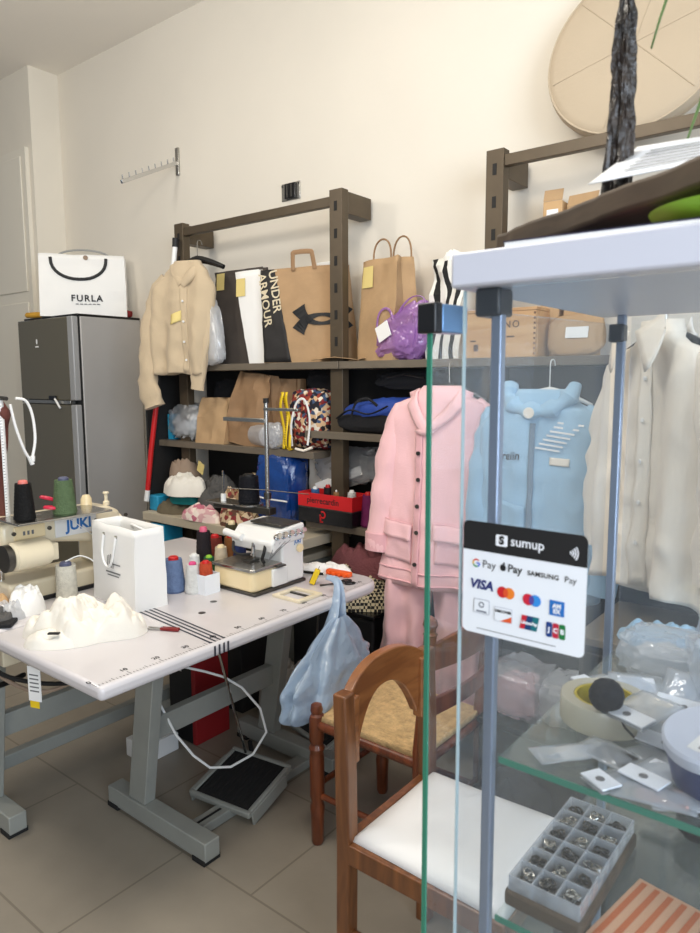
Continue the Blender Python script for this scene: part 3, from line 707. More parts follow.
cone((-1.825, 2.43, Z4), .033, .155, thread((110, 34, 84), 'plum'), RED, 'plum thread cone standing right of the red and black box', group=None)
cone((-1.845, 2.52, Z4), .026, .185, thread((40, 24, 30), 'blackred'), RED, 'dark thread cone with red top behind the plum cone', group=None)
r = T('plastic_bag', 'clear plastic bag of papers with grey print, on the shelf above red box', 'plastic bag', (-2.0, 2.53, Z4 + .15), 0, rot=(0, radians(-3), 0))
b = blob(.20, .055, .085, 73, .18, 2.2, .7); b.v = [(x, y, z + .12 * (x + .2) * .5) for x, y, z in b.v]; b.build('film', CLEAR, r)
MB().box(-.17, .12, -.045, -.04, .03, .07, Matrix.Rotation(radians(-18), 4, 'Y')).build('paper_stack', WPAPER, r)
MB().box(-.16, .14, -.035, .03, .0, .06, Matrix.Rotation(radians(-14), 4, 'Y')).build('folder', mat('grey_folder', (120, 118, 116), .6), r)
art('printed_text', INKG, r, [xf(rect2d(-.05, .05, -.006, .006), -.05 + .03 * k, .13 - .022 * k, .4) for k in range(3)], lambda a, b: (a, -.07, b))
# lower pile
r = T('storage_box', 'black storage box under the lower right shelf, cloths piled on it', 'box', (-1.87, 2.40, 0)); box('box_body', BLACK, r, -.26, .2, -.14, .18, 0, .50, .01); box('lid', BLACKG, r, -.265, .205, -.145, .185, .50, .52, .006)
o = heap(.19, .13, .17, 75, freq=2.2).build('checked_cloth', CHECK, None); tag(place(o, (-1.84, 2.375, .522)), 'black and cream gingham cloth heaped on the black storage box', 'cloth')
o = heap(.17, .10, .13, 76, freq=3).build('burgundy_cloth', BURG, None); tag(place(o, (-1.86, 2.44, .645)), 'burgundy towelling cloth on top of the gingham cloth', 'cloth')
r = T('storage_box', 'grey plastic box below the white paper bag behind overlock machine', 'box', (-2.2, 2.42, .30)); box('box_body', GREYP, r, -.12, .08, -.12, .12, -.30, .36, .01); box('lid', DECKL, r, -.13, .09, -.13, .13, .36, .395, .006)

# ================================================================ FRIDGE
r = T('refrigerator', 'tall grey metal fridge with dark glossy front at the back left', 'fridge', (0, 0, 0))
FX0, FX1, FY0, FY1, FH = -4.33, -3.71, 2.17, 2.62, 1.862
box('cabinet', FRIDGE, r, FX0, FX1, FY0 + .05, FY1, 0.03, FH, .006)
box('plinth', BLACK, r, FX0 + .02, FX1 - .02, FY0 + .08, FY1, 0, .03, 0)
box('gasket', BLACK, r, FX0 + .006, FX1 - .006, FY0 + .036, FY0 + .05, .05, FH - .004, 0)
for nm, za, zb in (('door', .06, 1.36), ('door', 1.385, FH - .002)):
    dd_ = box(nm, FRIDGEF, r, FX0, FX1 - .055, FY0, FY0 + .036, za, zb, .006)
    box('door_edge', FRIDGEE, dd_, FX1 - .055, FX1, FY0 - .002, FY0 + .036, za, zb, .006)
box('door_trim', STEEL, r, FX0 + .01, FX1 - .055, FY0 - .004, FY0 + .03, 1.363, 1.383, .002)
box('top_cover', BLACKG, r, FX0 + .02, FX1 + .0, FY0 + .03, FY1, FH, FH + .014, .004)
k = MB().tube([(FX1 - .22, FY0 - .012, 1.40), (FX1 - .18, FY0 - .02, 1.38), (FX1 - .14, FY0 - .02, 1.34)], .006, 8); k.build('handle_cord', WHITE, r)
box('latch', BLACKG, r, FX1 - .26, FX1 - .20, FY0 - .022, FY0 - .003, 1.385, 1.41, .004)
art('emblem', WPAPER, r, [rect2d(-.02, .02, -.004, .004), disc2d(0, .03, .009, ry=.016)], lambda a, b: (FX0 + .22 + a, FY0 - .001, 1.70 + b))
# shopping bag on the fridge
ZF = FH + .0145
r = T('shopping_bag', 'white paper shopping bag with black ribbon handle on top of the fridge', 'paper bag', (-3.93, 2.39, ZF), radians(52))
fr = paper_bag(r, 'bag_body', .49, .13, .362, WPAPER, 81, .006, .35, gus=.12, tw=-.02)
art('lettering', INK, r, [xf(text2d('FURLA', .052, .0012, 1.25), .02, .105)], lambda a, b: (a, fr(a, b) - .006, b))
art('small_print', INKG, r, [rect2d(-.045 + .024 * k, -.027 + .024 * k, .070, .075) for k in range(6)], lambda a, b: (a, fr(a, b) - .006, b))
rb = []
for k_ in range(17):
    a = pi * k_ / 16; x = -.155 * cos(a) * 1.0 - .02; z = .342 - .125 * sin(a) ** .8
    rb.append((x + .0, fr(x, z) - .006, z))
MB().tube(rb, .009, 8, ell=.3).build('ribbon_handle', BLACK, r)
MB().cyl((.02, fr(.02, .345) - .002, .345), (.02, fr(.02, .345) - .006, .345), .014, n=14).build('clasp', CLOTHT, r)
rb2 = [(-.155 * cos(pi * k_ / 14) - .0, .055, .355 + .05 * sin(pi * k_ / 14)) for k_ in range(15)]
MB().tube(rb2, .006, 8, ell=.4).build('ribbon_handle', mat('ribbon_grey', (150, 150, 146), .6), r)
r = T('rolling_pin', 'yellow wooden rod lying on the fridge left front edge', 'rod', (-4.17, 2.225, ZF + .018), radians(20))
MB().tube([(-.10, 0, 0), (-.09, 0, 0), (-.03, 0, 0), (.05, 0, 0), (.07, 0, 0)], [.008, .016, .018, .017, .008], 14).build('barrel', mat('yellow_wood', (200, 150, 50), .5), r)
MB().tube([(.07, 0, 0), (.13, 0, 0)], .008, 10).build('grip', MAROON, r)
r = T('red_pouch', 'red pouch poking out on the fridge right of the shopping bag', 'pouch', (-3.80, 2.56, ZF), radians(10)); b = blob(.075, .025, .022, 83, .12, 2); b.build('body', mat('red_cloth', (130, 30, 30), .8), r)
# broom handle
r = T('red_stick', 'red broomstick with white tip hanging off the shelf end beside the fridge', 'broomstick', (-3.125, 2.35, 1.546))
MB().tube([(0, .004, .02), (.002, -.03, .01), (-.005, -.04, -.10), (-.01, -.045, -.14)], .004, 8).build('hanging_loop', BLACK, r)
MB().tube([(-.01, -.045, -.12), (-.05, -.07, -.42), (-.075, -.085, -.64)], .0135, 14).build('red_pole', RED, r)
MB().tube([(-.075, -.085, -.64), (-.082, -.09, -.70)], .0138, 14).build('white_tip', WHITE, r)

# ================================================================ SEWING TABLES
TZ = .75
def stand(root, xa, xb, yf, yb, xcol):
    for y in (yf, yb):
        box('foot', GREYP, root, xa, xb, y - .03, y + .03, .012, .075, .004)
        for x in (xa + .03, xb - .03): box('rubber_foot', RUBBER, root, x - .032, x + .028, y - .033, y + .033, 0, .018, .002)
        ft = MB(); v = []
        for z, xm in ((.075, xcol - .03), (.60, xcol + .055)):
            for dx, dy in ((-.045, -.022), (.045, -.022), (.045, .022), (-.045, .022)): v.append((xm + dx, y + dy, z))
        ft.add(v, [(0, 3, 2, 1), (4, 5, 6, 7)] + [(i, (i + 1) % 4, 4 + (i + 1) % 4, 4 + i) for i in range(4)])
        ft.build('column', GREYP, root, bevel=.003)
        box('top_bracket', CREAM, root, xcol - .10, xcol + .19, y - .03, y + .03, .60, .705, .004)
    box('crossbar', GREYP, root, xcol - .018, xcol + .018, yf + .02, yb - .02, .285, .365, .003)
def table_top(root, x0, x1, y0, y1, rr=.0):
    pts = [(x0, y0), (x1, y0)]
    if rr:
        for k in range(9): a = radians(90 * k / 8); pts.append((x1 - rr + rr * cos(a), y1 - rr + rr * sin(a)))
    else: pts.append((x1, y1))
    pts.append((x0, y1))
    o = MB().prism(pts, TZ - .04, TZ, lambda a, b, h: (a, b, h)).build('tabletop', TABLE, root, bevel=.014)
    return o
t1 = T('sewing_table', 'white topped sewing table with the overlock machine and printed ruler edge', 'table', (0, 0, 0))
top = table_top(t1, -2.088, -1.497, .90, 2.10, .10)
stand(t1, -2.12, -1.595, 1.315, 1.93, -1.93)
# ruler: ticks and numbers on the top beside the right edge
tk = []; nums = []
for k in range(118):
    y = .90 + .01 * k; L_ = .022 if k % 10 == 0 else (.016 if k % 5 == 0 else .009)
    tk.append(rect2d(-1.512 - L_, -1.512, y - .0008, y + .0008))
    if k % 10 == 0: tk.append(xf(text2d(str(k // 10 * 10 if k else 0), .022, .0005), -1.548, y, radians(90)))
art('ruler_marks', INK, top, tk, lambda a, b: (a, b, TZ + .0006))
# dark elastic stripes across the table
st = [rect2d(-2.086, -1.512, 1.285 + d_, 1.285 + d_ + .007) for d_ in (0, .017, .034, .05)]
art('stripe_lines', mat('stripe_dark', (52, 54, 66), .6), top, st, lambda a, b: (a, b - .055 * (a + 2.088) / .59 + .03, TZ + .0006))
art('stripe_lines', mat('stripe_dark2', (52, 54, 66), .6), top, [rect2d(1.25 + d_, 1.25 + d_ + .007, 0, .03) for d_ in (.01, .027, .044, .06)], lambda a, b: (-1.4955, a, TZ - .034 + b))
for y in (1.42, 1.52): art('cap_plug', STEELD, top, [disc2d(-1.74 - .06 * (y > 1.5), y, .012, ry=.012)], lambda a, b: (a, b, TZ + .0007))
# motor, treadle linkage under table
box('motor_box', GREYP, t1, -2.02, -1.84, 1.40, 1.60, .56, .69, .01)
MB().cyl((-1.98, 1.62, .60), (-1.98, 1.80, .60), .075, n=24).build('motor', STEELD, t1)
MB().tube([(-1.80, 1.52, .60), (-1.74, 1.62, .615), (-1.70, 1.76, .64), (-1.70, 1.80, .69)], .014, 10).build('knee_lever', GREYP, t1)
MB().tube([(-1.80, 1.53, .59), (-1.81, 1.66, .14)], .005, 8).build('treadle_rod', CHROME, t1)
MB().tube([(-1.62, 1.86, .70), (-1.70, 1.90, .12)], .004, 8).build('pull_chain', STEELD, t1)
MB().tube([(-2.0, 1.36, .64), (-1.93, 1.38, .40), (-1.90, 1.42, .28), (-1.86, 1.46, .20), (-1.82, 1.50, .15), (-1.78, 1.56, .14), (-1.74, 1.63, .17), (-1.72, 1.68, .24), (-1.75, 1.68, .32), (-1.80, 1.64, .40), (-1.85, 1.60, .44), (-1.90, 1.56, .46), (-2.0, 1.5, .48)], .0045, 8).build('power_cable', WHITE, t1)
t2 = T('sewing_table', 'white topped sewing table at far left carrying the cream lockstitch machine', 'table', (0, 0, 0))
table_top(t2, -2.69, -2.096, .885, 2.10)
stand(t2, -2.72, -2.205, 1.005, 1.86, -2.36)
box('lower_bar', GREYP, t2, -2.50, -2.46, 1.03, 1.84, .10, .15, .003)
MB().cyl((-2.42, 1.30, .58), (-2.42, 1.55, .58), .08, n=24).build('motor', STEELD, t2)
MB().tube([(-2.2, .93, .66), (-2.13, .95, .60), (-2.0, 1.02, .58), (-1.88, 1.1, .60), (-1.80, 1.16, .66)], .007, 8).build('cable', BLACK, t2)
MB().tube([(-2.3, .95, .64), (-2.16, .97, .57), (-2.05, 1.05, .53), (-1.98, 1.2, .58)], .006, 8).build('cable', CLOTHT, t2)
MB().tube([(-2.35, .97, .70), (-2.25, .93, .60), (-2.2, .95, .54), (-2.3, 1.1, .5)], .009, 8).build('cable', BLACK, t2)
r = T('paper_tag', 'white and yellow paper tag dangling under the near table edge', 'tag', (-1.885, .93, .57), radians(20))
MB().tube([(0, 0, .125), (0.0, .0, .142)], .0015, 6).build('string', BLACK, r)
box('white_label', WPAPER, r, -.022, .022, -.001, .001, .022, .125, 0); box('yellow_label', YELLOW, r, -.02, .012, .001, .002, 0, .03, 0)
art('printed_lines', INKG, r, [rect2d(-.016, .016, .05 + .012 * k, .054 + .012 * k) for k in range(5)], lambda a, b: (a, -.0014, b))
# treadle pedals
def pedal(loc, rz, tilt, lab, bar=None):
    r = T('treadle_pedal', lab, 'foot pedal', loc, 0, rot=(radians(tilt), 0, rz))
    fr_ = MB(); W, D = .135, .13
    fr_.box(-W, W, -D, -D + .018, 0, .022); fr_.box(-W, W, D - .018, D, 0, .022); fr_.box(-W, -W + .018, -D + .018, D - .018, 0, .022); fr_.box(W - .018, W, -D + .018, D - .018, 0, .022)
    fr_.build('frame', GREYP, r, bevel=.005)
    pad = box('pad', RUBBER, r, -W + .018, W - .018, -D + .018, D - .018, .002, .018, .003)
    gr = MB()
    for k in range(13): x = -W + .03 + k * .0175; gr.box(x, x + .006, -D + .03, D - .03, .018, .0205)
    gr.build('tread_ribs', RUBBER, pad, smooth=False)
    box('side_plate', GREYP, r, -W - .008, -W, -D + .01, D - .05, -.03, .018, .003); box('side_plate', GREYP, r, W, W + .008, -D + .01, D - .05, -.03, .018, .003)
    box('hook', BLACK, r, -W + .07, -W + .085, D, D + .012, -.01, .06, .002)
    return r
pedal((-1.785, 1.615, .052), radians(8), 12, 'black ribbed treadle pedal nearer the camera under the overlock table')
pedal((-1.765, 2.10, .10), radians(-14), 20, 'black treadle pedal farther back, left of the rush chair')
o = MB().box(-.03, .03, -.15, .72, 0, .035).build('treadle_bar', GREYP, None, bevel=.004); tag(place(o, (-1.745, 1.46, 0.002)), 'grey slotted metal bar on the floor that carries the treadle pedals', 'bar')
box('slot', RUBBER, o, -.005, .005, -.13, .02, .0352, .036, 0)
# under table things
r = T('file_box', 'black and red cardboard box on the floor under the sewing tables', 'box', (-2.275, 1.83, 0), radians(0)); box('black_case', BLACK, r, -.085, .06, -.09, .09, 0, .37, .003); box('red_side', mat('red_dull', (150, 26, 30), .6), r, .06, .085, -.09, .09, 0, .37, .003); art('label', WPAPER, r, [rect2d(-.05, .0, .30, .33)], lambda a, b: (a, -.0907, b))
r = T('file_box', 'white box on the floor in front of the black and red box', 'box', (-2.30, 1.60, 0)); box('box_body', WHITE, r, -.06, .07, -.08, .08, 0, .075, .004)
o = heap(.16, .13, .30, 91, freq=2.5, edge=.15).build('white_cloth', mat('cloth_dull_white', (196, 190, 182), .9), None); tag(place(o, (-2.11, 2.22, 0)), 'white cloth heaped on the floor under overlock table', 'cloth')
r = T('storage_box', 'dark box on the floor under the far end of the tables', 'box', (-2.45, 2.15, 0)); box('carton', PANEL, r, -.2, .2, -.1, .1, 0, .42, .003)

# ---------------------------------------------------------------- overlock machine
r = T('overlock_machine', 'white and cream overlock sewing machine on the ruler-edged table', 'sewing machine', (0, 0, 0))
box('base_plate', STEELD, r, -1.93, -1.69, 1.635, 1.94, TZ + .001, TZ + .014, .004)
o = MB().prism([(-1.93, 1.79), (-1.93, 1.635), (-1.715, 1.635), (-1.70, 1.65), (-1.70, 1.79)], TZ + .014, TZ + .098, lambda a, b, h: (a, b, h)).build('cloth_plate_cover', CREAM2, r, bevel=.012)
o = MB().prism([(-1.935, 1.80), (-1.935, 1.63), (-1.71, 1.63), (-1.695, 1.645), (-1.695, 1.80)], TZ + .098, TZ + .112, lambda a, b, h: (a, b, h)).build('cloth_plate', STEEL, r, bevel=.003)
box('body', MWHITE, r, -1.86, -1.695, 1.80, 1.935, TZ + .014, TZ + .20, .010)
box('looper_cover', MWHITE, r, -1.715, -1.69, 1.74, 1.83, TZ + .016, TZ + .092, .006)
hd = MB().prism([(1.745, TZ + .155), (1.735, TZ + .20), (1.78, TZ + .25), (1.935, TZ + .262), (1.94, TZ + .19), (1.80, TZ + .185)], -1.935, -1.69, lambda a, b, h: (h, a, b)).build('head', MWHITE, r, bevel=.010)
box('top_plate', STEELD, r, -1.88, -1.70, 1.80, 1.92, TZ + .258, TZ + .268, .003)
MB().tube([(-1.975, 1.745, TZ + .215), (-1.86, 1.735, TZ + .205)], .016, 14).build('lift_handle', WHITE, r)
for k_ in range(5):
    y = 1.765 + .037 * k_; c = Vector((-1.692, y, TZ + .222)); d_ = Vector((.8, -.1, .5)).normalized()
    kn = MB().tube([c, c + d_ * .006, c + d_ * .007, c + d_ * .022, c + d_ * .023, c + d_ * .030], [.014, .014, .008, .009, .012, .010], 14); kn.build('tension_knob', CHROME, r)
MB().cyl((-1.78, 1.94, TZ + .12), (-1.78, 1.965, TZ + .12), .048, n=28).build('handwheel', CREAM, r)
MB().cyl((-1.69, 1.90, TZ + .155), (-1.682, 1.90, TZ + .155), .018, n=18).build('oil_window', CREAM2, r)
MB().tube([(-1.80, 1.745, TZ + .19), (-1.80, 1.735, TZ + .15), (-1.80, 1.74, TZ + .118)], [.010, .008, .004], 10).build('needle_bar', CHROME, r)
MB().box(-1.825, -1.785, 1.70, 1.76, TZ + .113, TZ + .122).build('presser_foot', STEELD, r, bevel=.002)
MB().tube([(-1.92, 1.74, TZ + .18), (-1.90, 1.72, TZ + .15), (-1.87, 1.72, TZ + .135), (-1.82, 1.74, TZ + .14)], .006, 8).build('foot_lifter', BLACK, r)
MB().tube([(-1.735, 1.745, TZ + .19), (-1.73, 1.73, TZ + .16), (-1.745, 1.735, TZ + .13), (-1.73, 1.73, TZ + .118)], .007, 8).build('looper_arm', BLACK, r)
for q in range(4):
    MB().tube([(-1.69, 1.755 + .03 * q, TZ + .20), (-1.695, 1.74 + .012 * q, TZ + .165), (-1.71, 1.735, TZ + .125)], .0013, 5).build('thread_strand', INKG, r)
MB().box(-1.70, -1.672, 1.755, 1.80, TZ + .10, TZ + .108).build('trim_guide', STEELD, r, bevel=.002)
JB = mat('logo_blue', (40, 110, 180), .5)
art('lettering', JB, r, [xf(text2d('JUKI', .022, .0008), 1.895, TZ + .183)], lambda a, b: (-1.6942, a, b))
r.scale = (.88, .87, .86); r.location = (-1.93 * .12, 1.635 * .13, TZ * .14)
# thread stand
r = T('thread_stand', 'grey steel thread stand with arms rising behind the overlock machine', 'thread stand', (-2.045, 2.03, TZ))
MB().cyl((0, 0, 0), (0, 0, .665), .009, n=12).build('pole', STEEL, r); MB().cyl((0, 0, 0), (0, 0, .012), .03, n=20).build('base', STEELD, r)
MB().tube([(0, 0, .26), (.0, 0, .285)], .016, 12).build('clamp', STEELD, r)
MB().cyl((0, 0, .655), (0, 0, .675), .012, n=12).build('pole_cap', BLACK, r)
box('guide_arm', STEEL, r, -.005, .185, -.012, .012, .625, .637, .002)
box('guide_arm', STEEL, r, -.25, .0, -.012, .012, .575, .592, .002)
ar = box('spool_arm', STEELD, r, -.32, .03, -.02, .02, .195, .225, .003, Matrix.Rotation(radians(0), 4, 'Z'))
MB().box(-.33, -.15, -.06, .04, .222, .228).build('spool_plate', STEEL, r, bevel=.003); MB().cyl((-.10, -.01, .225), (-.10, -.01, .232), .06, n=26).build('spool_plate', STEEL, r)
MB().cyl((-.25, -.02, .228), (-.25, -.02, .36), .004, n=8).build('spool_pin', STEEL, r)
MB().cyl((-.25, -.02, .228), (-.25, -.02, .26), .012, n=10).build('spool_seat', WHITE, r)
MB().tube([(-.16, -.08, .30), (0, -.02, .30), (.2, .03, .295)], .002, 6).build('cross_wire', STEELD, r)
cone((-2.145, 2.02, TZ + .233), .045, .125, thread((14, 15, 22), 'black_navy'), BLACK, 'black thread cone sitting on the plate of the thread stand', group=None, taper=.88)

# thread cones on table 1
C = cone
C((-2.005, 1.515, TZ), .041, .128, thread((104, 124, 160), 'slate_blue'), RED, 'slate blue thread cone with red top beside the gift bag')
C((-1.937, 1.545, TZ), .030, .112, thread((238, 238, 240), 'white'), mat('core_pink', (214, 70, 130), .4), 'white thread cone with pink top in front of the little white box')
C((-2.055, 1.50, TZ), .022, .120, thread((120, 40, 36), 'brick'), WHITE, 'brick red thread cone half hidden behind the gift bag')
C((-2.085, 1.72, TZ), .034, .19, thread((13, 13, 15), 'black'), mat('core_rose', (220, 100, 130), .4), 'tall black thread cone with rose top behind the white cone')
C((-2.02, 1.62, TZ), .026, .115, thread((232, 232, 230), 'bright_white'), WHITE, 'white thread cone between the blue cone and the black cone')
C((-2.135, 1.82, TZ), .036, .135, thread((120, 50, 40), 'rust'), RED, 'rust thread cone with red top behind the black cone')
C((-1.985, 1.66, TZ), .026, .105, thread((40, 90, 60), 'green'), GREENL, 'green topped thread cone behind the orange cone')
C((-2.115, 1.885, TZ), .034, .125, thread((140, 90, 50), 'brown'), RED, 'brown thread cone with red top right of the rust cone')
C((-2.015, 1.745, TZ), .030, .125, thread((206, 190, 164), 'beige'), CREAM2, 'beige thread cone left of the overlock machine')
C((-2.035, 1.86, TZ), .03, .12, thread((40, 54, 100), 'navy_thread'), NAVY, 'navy thread cone behind the overlock machine left side')
C((-2.18, 1.95, TZ), .034, .165, thread((70, 66, 44), 'olive'), CREAM2, 'olive thread cone with cream top at the back of the table')
r = T('thread_box', 'small white open box holding an orange thread cone beside overlock machine', 'box', (-1.905, 1.578, TZ))
mb = MB(); mb.box(-.034, .034, -.034, -.031, .002, .07); mb.box(-.034, .034, .031, .034, .002, .07); mb.box(-.034, -.031, -.031, .031, .002, .07); mb.box(.031, .034, -.031, .031, .002, .07); mb.box(-.034, .034, -.034, .034, 0, .002); mb.build('box_body', WCARD, r, smooth=False)
C((-1.905, 1.578, TZ + .003), .029, .112, thread((186, 74, 44), 'orange_rust'), RED, 'orange thread cone standing inside the small white box')
# small items on table 1
r = T('box_cutter', 'yellow and black box cutter standing beside the overlock machine', 'cutter', (-1.652, 1.865, TZ), radians(25), rot=(0, radians(-72), radians(70)))
box('body', YELLOW, r, 0, .085, -.012, .012, .0, .022, .004); box('grip', BLACK, r, .0, .05, -.0135, .0135, -.001, .012, .003); box('blade', STEEL, r, .085, .10, -.001, .001, .004, .018, 0)
place(r, (-1.672, 1.88, TZ + .004), rot=(radians(90), radians(-66), radians(40))); r.scale = (.7, .85, .85)
r = T('orange_clip', 'orange plastic clip comb lying at far end of the ruler table', 'clip', (-1.665, 2.03, TZ), radians(5)); box('body', ORANGE, r, -.055, .055, -.014, .014, 0, .02, .006)
for k_ in range(4): box('tooth', ORANGE, r, -.045 + .026 * k_, -.033 + .026 * k_, -.024, -.014, .003, .014, .002)
r = T('throat_plate', 'cream metal cover plate lying in front of overlock machine', 'plate', (-1.61, 1.73, TZ), radians(0))
mb = MB(); mb.box(-.07, .06, -.05, -.035, 0, .01); mb.box(-.07, .06, .055, .07, 0, .01); mb.box(-.07, -.05, -.035, .055, 0, .01); mb.box(.04, .06, -.035, .055, 0, .01); mb.build('frame', CREAM, r, bevel=.002); box('gap_bar', STEELD, r, -.05, .04, .02, .03, .001, .006, 0)
r = T('scissors', 'small metal scissors lying at far end of the ruler table', 'scissors', (-1.60, 1.93, TZ + .001), radians(60))
MB().box(-.06, .03, .002, .008, 0, .004, Matrix.Rotation(.12, 4, 'Z')).build('blade', STEELD, r); MB().box(-.06, .03, -.008, -.002, 0.001, .005, Matrix.Rotation(-.12, 4, 'Z')).build('blade', STEELD, r)
for s in (-1, 1): MB().tube([(.05 + .02 * cos(a), s * .018 + .012 * sin(a), .003) for a in [2 * pi * k / 12 for k in range(13)]], .003, 6).build('finger_loop', BLACK, r)
for (x, y, rz, s, lb) in ((-1.80, 2.02, 20, .08, 'white crumpled paper scrap right behind the overlock machine'), (-1.715, 2.075, -15, .07, 'white folded paper scrap near the orange clip')):
    o = heap(s, s * .6, .035, 95 + int(rz), nu=30, nv=10).build('paper_scrap', WPAPER, None); tag(place(o, (x, y, TZ), radians(rz)), lb, 'paper')
r = T('marking_pen', 'dark slim marking pen lying behind the orange clip', 'pen', (-1.76, 1.98, TZ + .006), radians(15)); MB().cyl((-.06, 0, 0), (.05, 0, 0), .005, n=10).build('barrel', BLACK, r); MB().cyl((.05, 0, 0), (.07, 0, 0), .004, .001, n=10).build('tip', STEEL, r)
r = T('snips', 'red handled thread snips lying open on the white tabletop', 'snips', (-1.71, 1.243, TZ + .001), radians(26))
box('handle', mat('snip_red', (120, 24, 26), .35), r, -.005, .055, -.008, .008, 0, .010, .003); box('blade', STEEL, r, -.05, -.005, -.006, -.001, .002, .005, 0, Matrix.Rotation(.1, 4, 'Z')); box('blade', STEEL, r, -.05, -.005, .001, .006, .002, .005, 0, Matrix.Rotation(-.1, 4, 'Z'))
MB().cyl((.0, 0, .009), (.0, 0, .012), .004, n=10).build('pivot', CHROME, r)
# white gift bag
r = T('gift_bag', 'white paper gift bag with white cord handles on the sewing table', 'paper bag', (-2.04, 1.355, TZ), radians(-4))
fr = paper_bag(r, 'bag_body', .275, .12, .27, WPAPER, 98, .0025, .12, gus=.03, nz=10)
ff = lambda a, b: (a, fr(a, b) - .003, b)
art('logo', INK, r, [rect2d(-.03 + .012 * k, -.026 + .012 * k, .125, .165 + .004 * k) for k in range(4)] + [xf(text2d('atelier', .018), .005, .11)][:0] , ff)
art('small_print', INKG, r, [rect2d(-.04, .05, .108, .113), rect2d(-.03, .04, .098, .102), rect2d(-.012, .05, .138, .142)], ff)
hp = [(-.05, fr(-.05, .235) - .004, .235), (-.052, -.066, .18), (-.04, -.068, .145), (-.015, -.068, .128), (.012, -.068, .15), (.028, -.066, .20), (.032, fr(.03, .235) - .004, .235)]
MB().tube(hp, .0045, 8).build('cord_handle', WHITE, r)
for x in (-.05, .032): MB().cyl((x, fr(x, .235) + .004, .235), (x, fr(x, .235) - .005, .235), .006, n=10).build('eyelet', STEEL, r)
MB().tube([(-.05, .05, .24), (-.03, .035, .255), (.02, .035, .25), (.035, .05, .24)], .0045, 8).build('cord_handle', WHITE, r)
# white cloth heap
o = heap(.150, .11, .115, 104, nu=120, nv=48, freq=2.4, edge=.35, amp=.5).build('crumpled_cloth', CLOTHW, None, angle=80); tag(place(o, (-1.865, 1.085, TZ + .0005), radians(38)), 'white crumpled garment heaped on the near end of the ruler table', 'cloth')
s2 = heap(.09, .045, .05, 107, nu=44, nv=14, edge=.25).build('sleeve_fold', CLOTHW, o); s2.location = (-.05, -.085, 0)
lb_ = MB().box(-.016, .016, -.006, .006, 0, .004).build('label', BLACK, o); lb_.location = (-.045, -.115, .042)

# ---------------------------------------------------------------- lockstitch machine
r = T('lockstitch_machine', 'cream lockstitch sewing machine with blue lettering on the far left table', 'sewing machine', (0, 0, 0))
box('bed', CREAM, r, -2.46, -2.28, 1.06, 1.56, TZ + .001, TZ + .075, .012)
box('oil_pan', BLACK, r, -2.47, -2.27, 1.05, 1.57, TZ + .0005, TZ + .014, .002)
box('pillar', CREAM, r, -2.44, -2.30, 1.40, 1.51, TZ + .07, TZ + .20, .02)
pf = [(1.06, .145), (1.06, .265), (1.10, .285), (1.46, .285), (1.51, .26), (1.51, .17), (1.42, .155), (1.25, .185), (1.16, .18), (1.15, .145)]
MB().prism([(a, TZ + b) for a, b in pf], -2.44, -2.31, lambda a, b, h: (h, a, b)).build('arm', CREAM, r, bevel=.014)
box('face_plate', CREAM, r, -2.435, -2.315, 1.045, 1.065, TZ + .12, TZ + .27, .006)
MB().cyl((-2.375, 1.08, TZ + .15), (-2.375, 1.08, TZ + .06), .011, n=12).build('needle_bar', CHROME, r)
MB().lathe([(.02, 0), (.040, 0), (.048, .008), (.048, .11), (.044, .125), (.02, .13)], 28, (0, 0, 0), Matrix.Translation((-2.255, 1.06, TZ + .175)) @ Matrix.Rotation(radians(-90), 4, 'X')).build('motor_cover', CREAM, r)
MB().lathe([(.01, 0), (.045, 0), (.045, .02), (.02, .025)], 24, (0, 0, 0), Matrix.Translation((-2.255, 1.035, TZ + .175)) @ Matrix.Rotation(radians(-90), 4, 'X')).build('pulley', STEELD, r)
box('motor_bracket', CREAM, r, -2.31, -2.24, 1.18, 1.22, TZ + .14, TZ + .20, .006)
MB().lathe([(.02, 0), (.048, 0), (.053, .006), (.053, .02), (.042, .026), (.02, .03)], 30, (0, 0, 0), Matrix.Translation((-2.375, 1.515, TZ + .19)) @ Matrix.Rotation(radians(-90), 4, 'X')).build('handwheel', CREAM, r)
box('top_tray', STEEL, r, -2.36, -2.19, 1.06, 1.40, TZ + .286, TZ + .293, .002)
MB().lathe([(.012, 0), (.012, .012), (.006, .016), (.007, .04), (.012, .044), (.010, .05), (.001, .051)], 16, (-2.34, 1.47, TZ + .284)).build('spool_pin', CREAM, r)
MB().lathe([(.02, 0), (.02, .03), (.012, .044), (.001, .046)], 16, (-2.36, 1.40, TZ + .284)).build('oil_cap', CREAM2, r)
box('panel_plate', CREAM2, r, -2.312, -2.306, 1.10, 1.21, TZ + .215, TZ + .262, .003)
for y in (1.10, 1.225, 1.40, 1.53): MB().cyl((-2.31, y, TZ + .24), (-2.304, y, TZ + .24), .007, n=12).build('screw', STEELD, r)
MB().tube([(-2.30, 1.38, TZ + .20), (-2.28, 1.42, TZ + .18), (-2.27, 1.47, TZ + .15), (-2.29, 1.5, TZ + .12)], .006, 8).build('linkage', STEELD, r)
MB().tube([(-2.30, 1.3, TZ + .26), (-2.275, 1.36, TZ + .20), (-2.27, 1.45, TZ + .16)], .0015, 5).build('thread_strand', WHITE, r)
box('lettering_plate', MWHITE, r, -2.311, -2.305, 1.245, 1.405, TZ + .20, TZ + .268, .003)
art('lettering', JB, r, [xf(text2d('JUKI', .052, .0018), 1.335, TZ + .236)], lambda a, b: (-2.3042, a, b))
art('small_print', INKG, r, [xf(text2d('DDL', .016), 1.155, TZ + .238)][:0] + [rect2d(1.13, 1.138, TZ + .23, TZ + .244), rect2d(1.145, 1.153, TZ + .23, TZ + .244), rect2d(1.16, 1.168, TZ + .23, TZ + .244)], lambda a, b: (-2.3055, a, b))
g2 = 'thread cones on the lockstitch machine'
